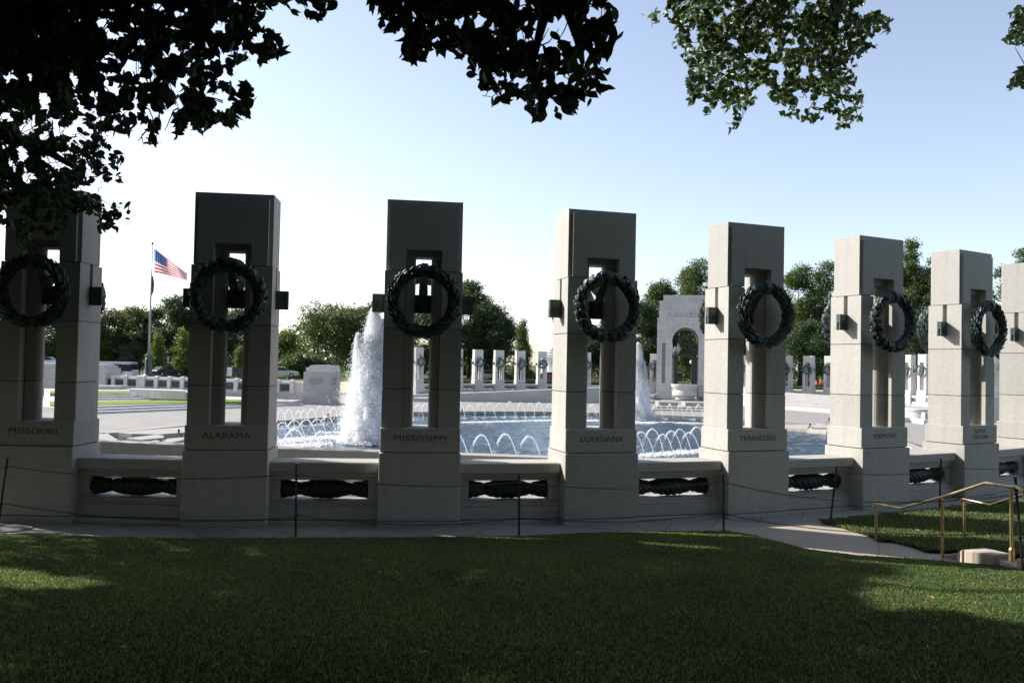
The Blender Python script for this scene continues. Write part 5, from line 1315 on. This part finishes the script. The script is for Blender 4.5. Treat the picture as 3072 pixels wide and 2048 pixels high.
PD = [[(3300,-10),(3060,15),(3045,30),(3022,35),(3035,58),(3050,62),(3022,85),(3030,100),(3002,122),(3035,135),(3042,145),(3072,140),(3300,150)],[(3300,195),(3060,205),(3035,235),(3018,262),(3030,276),(3048,258),(3080,265),(3300,280)]]
def gaps(poly, n, r0, r1, seed, cond=lambda x, y: True):
    q = random.Random(seed); out = []; X = [p[0] for p in poly]; Y = [p[1] for p in poly]; it = 0
    while len(out) < n and it < 20000:
        it += 1; x = q.uniform(max(0,min(X)), min(3072,max(X))); y = q.uniform(0, max(Y))
        if cond(x, y) and inpoly(np.array([x]), np.array([y]), poly)[0]:
            r_ = q.uniform(r0, r1); k = q.uniform(.6, 1.5); out.append([(x+r_*k*math.cos(a)*q.uniform(.7,1.1), y+r_/k*math.sin(a)*q.uniform(.7,1.1)) for a in [6.28*j/7 for j in range(7)]])
    return out
HA += gaps(PA1, 85, 16, 30, 1, lambda x, y: x > 300 or y > 230)
HA2 += gaps(PA2, 34, 14, 30, 2)
HB += gaps(PB, 40, 14, 28, 3)
HC += gaps(PC, 40, 12, 24, 4)
SUNa = np.array(SUN)
def sun_ok(P, pillars=True):
    """leaves whose shadow would fall on ground or stone that the photo shows sunlit are left out"""
    ok = np.ones(len(P), bool)
    for zg in (.25,.75):
        k = (P[:,2]-zg)/SUNa[2]; G = P-SUNa[None]*k[:,None]; G[:,2] = lawn_h(G[:,0], G[:,1])
        gx, gy = proj(G)
        for pl in LIT[:3]: ok &= ~inpoly(gx, gy, pl)
    k = P[:,2]/SUNa[2]; G = P-SUNa[None]*k[:,None]; gx, gy = proj(G)
    for pl in LIT[3:]: ok &= ~inpoly(gx, gy, pl)
    # do not shade the pillars
    for (yy) in (14.0,15.5,17.5,20):
        k = (P[:,1]-yy)/SUNa[1]; z = P[:,2]-SUNa[2]*k; x = P[:,0]-SUNa[0]*k
        ok &= ~((k > 0) & (z > 0) & (z < 5.9) & (x > -3.5) & (x < 15))
    return ok
def view_ok(P, polys, holes=(), margin=0):
    gx, gy = proj(P); inside_frame = (gx > -60) & (gx < 3132) & (gy > -60) & (gy < 2110)
    a = np.zeros(len(P), bool)
    for pl in polys: a |= inpoly(gx, gy, pl)
    for h_ in holes: a &= ~inpoly(gx, gy, h_)
    return (~inside_frame) | a
def fill_poly(poly, holes, n, d0, d1, r, per=7, spread=.11, clip=(-120,3200,-260,900)):
    """leaf positions on drooping twig ends inside a picture region, at real distances d0..d1"""
    xs_ = [p[0] for p in poly]; ys_ = [p[1] for p in poly]
    x0, x1, y0, y1 = max(min(xs_),clip[0]), min(max(xs_),clip[1]), max(min(ys_),clip[2]), min(max(ys_),clip[3])
    C = []
    while len(C) < n:
        a = r.uniform(x0,x1); b = r.uniform(y0,y1)
        if inpoly(np.array([a]), np.array([b]), poly)[0]: C.append(aty(a, b, r.uniform(d0,d1)))
    C = np.array(C); k = np.repeat(np.arange(n), per); P = C[k]+r.normal(0,1,(n*per,3))*spread
    ok = view_ok(P, [poly], holes); gx, gy = proj(P); ok &= inpoly(gx, gy, poly)
    return C, P[ok]
def limb_net(mb, roots, C, r, thick=.035, every=6):
    """short crooked twigs from leaf clusters to a nearby limb or to the next cluster above"""
    A = np.array(C); Rt = np.array([tuple(q) for q in roots])
    for i in range(0, len(A), every):
        c = A[i]; d = np.linalg.norm(Rt-c, axis=1); k = int(d.argmin())
        if d[k] < .8: t = Rt[k]
        else:
            e = np.linalg.norm(A-c, axis=1)+(A[:,2] < c[2]+.05)*9; k = int(e.argmin()); t = A[k]
            if e[k] > .8: continue
        m1 = c*.65+t*.35+r.normal(0,.012,3); m2 = c*.3+t*.7+r.normal(0,.012,3)+np.array([0,0,.04])
        mb.tube([tuple(c), tuple(m1), tuple(m2), tuple(t)], [.003,.005,.006,.008], 4, cap=False)
rr_ = np.random.default_rng(21)
# tree one: stands left of the frame, its crown fills the top left and shades the lawn
t1 = empty('overhanging_tree', (-13.5,10.5,.9), 0, label='dark broad leaved tree whose crown fills the top left corner', cat='tree', group='trees overhanging the lawn')
def rel(P, t): return P-np.array(t.location)[None]
C1, P1 = fill_poly(PA1, HA, 1500, 5.6, 9.0, rr_, 7, .10)
leafshape('foliage', rel(P1, t1), .110, M_LEAFN, t1, rr_)
C2, P2 = fill_poly(PA2, HA2, 520, 9.5, 12.0, rr_, 7, .10)
leafshape('foliage', rel(P2, t1), .105, M_LEAFN, t1, rr_)
def ell(c, rad, n, r):
    d = r.normal(0,1,(n,3)); d /= np.linalg.norm(d,axis=1)[:,None]; return np.array(c)+d*(r.random(n)**.4)[:,None]*np.array(rad)
Pc = np.concatenate([ell((-12.5,13.0,9.5),(8,7,4.5),26000,rr_), ell((-9,9,9.5),(7,6,4),14000,rr_), ell((-16,18,8),(7,7,5),12000,rr_), ell((-11,19,11),(6,5,4),9000,rr_), ell((-14,4,7.5),(7,7,5.5),22000,rr_)])
Pc = Pc[Pc[:,2] > 3.2]; Pc = Pc[view_ok(Pc, [PA1,PA2], HA+HA2)]; Pc = Pc[sun_ok(Pc)]
leaves('foliage', rel(Pc, t1), .24, M_LEAFN, t1, rr_, .7)
mb = MB(); b = Vector((0,0,-.6))
mb.tube([b, Vector((.1,.1,2.5)), Vector((.3,.3,5))], [.42,.34,.28], 12)
def lp(t, *a): return [tuple(Vector(aty(*q))-t.location) for q in a]
limbs1 = [[(.3,.3,4.2),(3,-.8,5.2)]+lp(t1,(-100,-60,7.5),(330,0,7.2),(480,110,7.0)),[(.3,.3,5),(3,1,6.5)]+lp(t1,(-150,350,10.5),(120,440,10.4),(220,500,10.3)),[(.3,.3,5),(1,3,8),(2,6,11)],[(.3,.3,5),(-3,2,9),(-5,5,11)],[(.3,.3,5),(4,-3,8),(8,-4.5,8.5),(10.5,-4.8,7)]]
rootsw = []
for L_ in limbs1:
    L_ = [Vector(p) for p in L_]; mb.tube(L_, [.2*(1-i/len(L_))**1.5+.01 for i in range(len(L_))], 8)
    for a, b_ in zip(L_, L_[1:]):
        for u in (0,.25,.5,.75): rootsw.append(a.lerp(b_,u))
limb_net(mb, rootsw, rel(np.concatenate([C1, C2]), t1).tolist(), rr_, every=7)
mb.build('trunk', M_BARK, t1, smooth=True)
# tree two: trunk behind the camera, limb hanging into the top centre
t2 = empty('overhanging_tree', (3.5,-4.5,1.2), 0, label='dark broad leaved branch hanging at the top centre of the photo', cat='tree', group='trees overhanging the lawn')
C3, P3 = fill_poly(PB, HB, 640, 5.2, 7.4, rr_, 7, .095)
leafshape('foliage', rel(P3, t2), .108, M_LEAFN, t2, rr_)
Pc = np.concatenate([ell((2,-3,9.5),(11,7.5,4.2),42000,rr_), ell((-7,-1,8.5),(7,6,4.5),26000,rr_), ell((0,4.5,9),(10,6.5,3.2),42000,rr_), ell((9,-2,9),(6,6,3.5),9000,rr_)]); Pc = Pc[Pc[:,2] > 4.2]; Pc = Pc[view_ok(Pc, [PB,PA1])]; Pc = Pc[sun_ok(Pc)]  # unseen canopy leaves added overhead to block sky light from lawn and pillars
leaves('foliage', rel(Pc, t2), .30, M_LEAFN, t2, rr_, .7)
mb = MB(); mb.tube([Vector((0,0,-1)),Vector((.05,.1,3)),Vector((-.1,.4,6))],[.45,.36,.28],12); rootsw = []
def lp(t, *a): return [tuple(Vector(aty(*q))-t.location) for q in a]
for L_ in [[(-.1,.4,4.5),(-1.5,4,6.2)]+lp(t2,(1690,-330,5.2),(1650,-20,5.8),(1614,120,6.1),(1596,215,6.3)),[(-1.5,4,6.2)]+lp(t2,(1680,-300,5.4),(1706,10,5.8),(1733,110,6.0),(1748,190,6.2)),[(-1.5,4,6.2)]+lp(t2,(1420,-300,5.4),(1330,0,5.9),(1230,90,6.2)),[(-.1,.4,6),(-4,1,8),(-8,2,9)],[(-.1,.4,6),(4,1,8.5),(7,2,9.5)]]:
    L_ = [Vector(p) for p in L_]; mb.tube(L_, [.13*(1-i/len(L_))**1.6+.008 for i in range(len(L_))], 7)
    for a, b_ in zip(L_, L_[1:]):
        for u in (0,.25,.5,.75): rootsw.append(a.lerp(b_,u))
limb_net(mb, rootsw, rel(C3, t2).tolist(), rr_, every=9)
mb.build('trunk', M_BARK, t2, smooth=True)
# tree three: right, small sunlit leaves
t3 = empty('overhanging_tree', (11.5,4.0,1.4), 0, label='small leaved sunlit branch hanging at the top right of the photo', cat='tree', group='trees overhanging the lawn')
C4, P4 = fill_poly(PC, HC, 2000, 9.2, 12.2, rr_, 7, .07)
Ps = [P4]; Cs = [C4]
for pl in PD:
    c_, p_ = fill_poly(pl, [], 90, 9.4, 10.6, rr_, 10, .10); Ps.append(p_); Cs.append(c_)
leafshape('foliage', rel(np.concatenate(Ps), t3), .086, M_LEAFE, t3, rr_, .5)
Pc = np.concatenate([ell((9.5,5,10.5),(6,5.5,3.2),14000,rr_)]); Pc = Pc[Pc[:,2] > 5]; Pc = Pc[view_ok(Pc, [PC]+PD, HC)]; Pc = Pc[sun_ok(Pc)]
leaves('foliage', rel(Pc, t3), .22, M_LEAFE, t3, rr_, .6)
mb = MB(); mb.tube([Vector((0,0,-1)),Vector((.05,.1,3)),Vector((-.1,.4,6))],[.35,.28,.2],12); rootsw = []
for L_ in [[(-.1,.4,4.6),(-2,3,7.0)]+lp(t3,(2420,-300,9.5),(2270,0,10),(2215,75,10.4),(2165,140,10.6)),[(-2,3,7.0)]+lp(t3,(2500,-300,9.5),(2508,20,10),(2500,150,10.4),(2485,260,10.6)),[(-.1,.4,6),(2,3,9)],[(-2,3,7)]+lp(t3,(2300,-300,10),(2120,-20,10.4),(2030,40,10.8)),[(-.1,.4,5)]+lp(t3,(3300,-100,9.6),(3150,60,10),(3080,90,10.1)),[(0,.4,5)]+lp(t3,(3300,150,9.6),(3160,240,10),(3080,250,10.1))]:
    L_ = [Vector(p) for p in L_]; mb.tube(L_, [.11*(1-i/len(L_))**1.5+.008 for i in range(len(L_))], 7)
    for a, b_ in zip(L_, L_[1:]):
        for u in (0,.25,.5,.75): rootsw.append(a.lerp(b_,u))
limb_net(mb, rootsw, rel(np.concatenate(Cs), t3).tolist(), rr_, every=8)
mb.build('trunk', M_BARK, t3, smooth=True)
# unseen trees added behind and beside the photographer to block sky light
for k, (x, y) in enumerate(((-17,-8),(-7,-12),(6,-14),(22,-12),(-26,4),(27,-2))):
    t = empty('broadleaf_tree', (x,y,1.0), 0, label=['added sky-blocking tree behind the photographer, far left','added sky-blocking tree behind the photographer, centre left','added sky-blocking tree behind the photographer, centre right','added sky-blocking tree behind the photographer, far right','added sky-blocking tree off the left side of the lawn','added sky-blocking tree off the right side of the lawn'][k], cat='tree', group='unseen trees added to block the sky')
    crown_mesh('crown', [(0,0,8,7,7,7),(2,2,5,6,6,4.5),(-2,-1,11,6,6,5)], 9000, .75, M_LEAFN, t, 300+k)
    mb = MB(); mb.tube([(0,0,-1),(0,0,6)],[.4,.25],10); mb.build('trunk', M_BARK, t)
